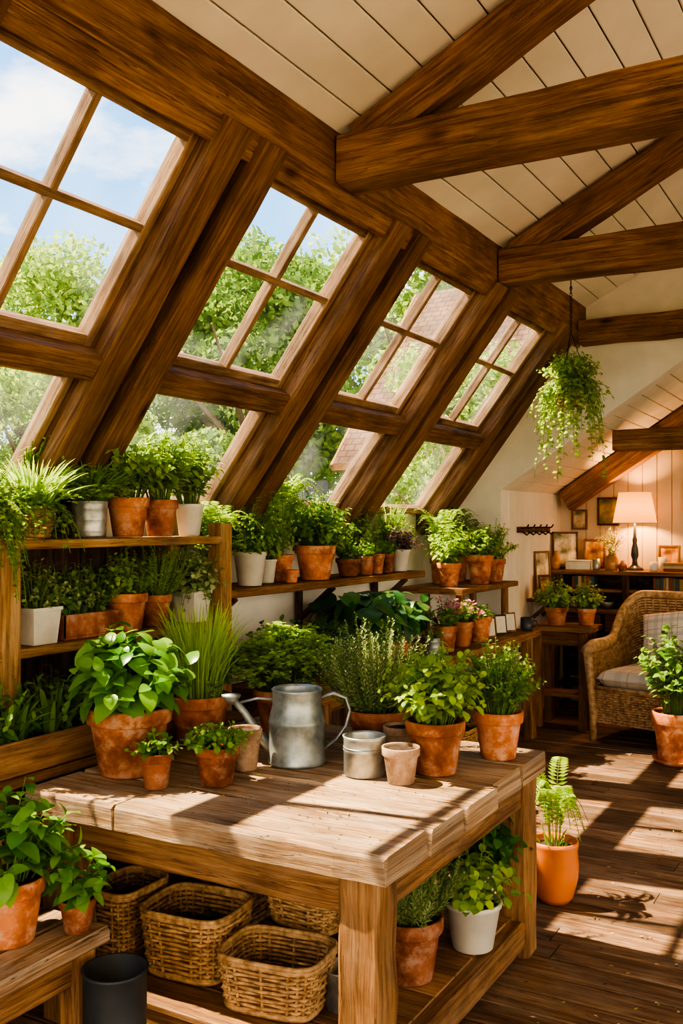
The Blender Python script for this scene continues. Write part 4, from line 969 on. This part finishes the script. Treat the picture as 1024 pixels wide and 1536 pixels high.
def house(name,x0,x1,y0,y1,ze,zr,ov=.3):
    mb=MB(); box(mb,x0,x1,y0,y1,-.42,ze,Plaster,.001,0)
    ym=(y0+y1)/2
    for sg in (0,1):
        ye=y0-ov if sg==0 else y1+ov
        zz=ze-ov*(zr-ze)/(ym-y0)
        L=math.hypot(ym-ye,zr-zz)
        vs=[Vector((x0-ov,ye,zz)),Vector((x1+ov,ye,zz)),Vector((x1+ov,ym,zr)),Vector((x0-ov,ym,zr))]
        mb.add(vs,[(0,1,2,3) if sg==0 else (3,2,1,0)],Roof,[[(0,0),(x1-x0+2*ov,0),(x1-x0+2*ov,L),(0,L)] if sg==0 else [(0,L),(9,L),(9,0),(0,0)]])
        beam(mb,(x0-ov,ye,zz-.06),(x0-ov,ym,zr-.06),.05,.10,W_leg)
        beam(mb,(x0-ov,ye,zz-.06),(x1+ov,ye,zz-.06),.05,.12,W_leg)
    mb.add([Vector((x0,y0,ze)),Vector((x0,y1,ze)),Vector((x0,ym,zr-.1))],[(0,2,1)],Plaster)
    for wx in (x0+.8,x0+2.4): box(mb,wx,wx+.8,y0-.03,y0+.0,1.0,2.2,BinMet,.003,2)
    mb.build(name)
house('neighbour_house',-6.9,1.0,12.6,17.8,2.9,5.7)
house('garden_shed',-9.1,-7.3,10.0,11.8,1.65,2.35,.2)
mb=MB()
for k in range(34): box(mb,-7.0+k*.17,-6.85+k*.17,9.35,9.38,-.42,1.25,W_frame,.005,2)
mb.build('garden_fence') if False else None
mb=MB()
for k in range(22): box(mb,-7.4+k*.17,-7.25+k*.17,9.45,9.48,-.42,1.25,W_frame,.005,2)
mb.build('garden_fence')

# ================================================================== LIGHT
sun=bpy.data.lights.new('sun','SUN'); sun.energy=15; sun.color=(1,.81,.54); sun.angle=math.radians(.7)
so=bpy.data.objects.new('sun',sun); scene.collection.objects.link(so)
dv=Vector((.60,.20,-1)); so.rotation_euler=dv.to_track_quat('-Z','Y').to_euler(); so.location=(-6,-2,9)

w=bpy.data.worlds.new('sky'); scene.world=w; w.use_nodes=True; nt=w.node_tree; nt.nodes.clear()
out=N(nt,'ShaderNodeOutputWorld'); bg=N(nt,'ShaderNodeBackground'); tc=N(nt,'ShaderNodeTexCoord')
sp=N(nt,'ShaderNodeSeparateXYZ'); nt.links.new(tc.outputs['Generated'],sp.inputs[0])
r=ramp(nt,[(.0,(.55,.80,1.0)),(.3,(.25,.58,1.0)),(.75,(.08,.34,.92))]); nt.links.new(sp.outputs[2],r.inputs[0])
mp=N(nt,'ShaderNodeMapping'); mp.inputs['Scale'].default_value=(1,1,1.9); mp.inputs['Location'].default_value=(.35,.1,.2); nt.links.new(tc.outputs['Generated'],mp.inputs[0])
nz=N(nt,'ShaderNodeTexNoise'); nz.inputs['Scale'].default_value=4.2; nz.inputs['Detail'].default_value=9; nz.inputs['Roughness'].default_value=.6; nt.links.new(mp.outputs[0],nz.inputs['Vector'])
rc=ramp(nt,[(.49,(0,0,0)),(.64,(1,1,1))]); nt.links.new(nz.outputs[0],rc.inputs[0])
c=mixc(nt,r.outputs[0],(1.25,1.22,1.18),rc.outputs[0])
dt=N(nt,'ShaderNodeVectorMath',operation='DOT_PRODUCT'); nt.links.new(tc.outputs['Generated'],dt.inputs[0]); dt.inputs[1].default_value=(.8,-.58,.15)  # unseen right and rear sky made brighter and warmer, added as interior fill
fill_side=N(nt,'ShaderNodeMapRange'); fill_side.interpolation_type='SMOOTHSTEP'; fill_side.inputs[1].default_value=.1; fill_side.inputs[2].default_value=.8; fill_side.inputs[3].default_value=0; fill_side.inputs[4].default_value=1; nt.links.new(dt.outputs['Value'],fill_side.inputs[0])
c2=mixc(nt,c,(1.0,.87,.67),fill_side.outputs[0]); nt.links.new(c2,bg.inputs[0])
fill_strength=N(nt,'ShaderNodeMath',operation='MULTIPLY_ADD'); fill_strength.inputs[1].default_value=2.9; fill_strength.inputs[2].default_value=1.5; nt.links.new(fill_side.outputs[0],fill_strength.inputs[0]); nt.links.new(fill_strength.outputs[0],bg.inputs[1])
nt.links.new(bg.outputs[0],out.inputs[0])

# ================================================================== CAMERA
cam=bpy.data.cameras.new('camera'); co=bpy.data.objects.new('camera',cam); scene.collection.objects.link(co); scene.camera=co
co.location=(0,0,1.68); co.rotation_euler=(math.radians(90),0,math.radians(29.8))
cam.sensor_fit='VERTICAL'; cam.sensor_height=36; cam.lens=33.7; cam.shift_y=17/1536
scene.view_settings.view_transform='AgX'
try: scene.view_settings.look='AgX - High Contrast'
except Exception: pass
scene.view_settings.exposure=.42
print('verts',sum(len(m.vertices) for m in bpy.data.meshes))
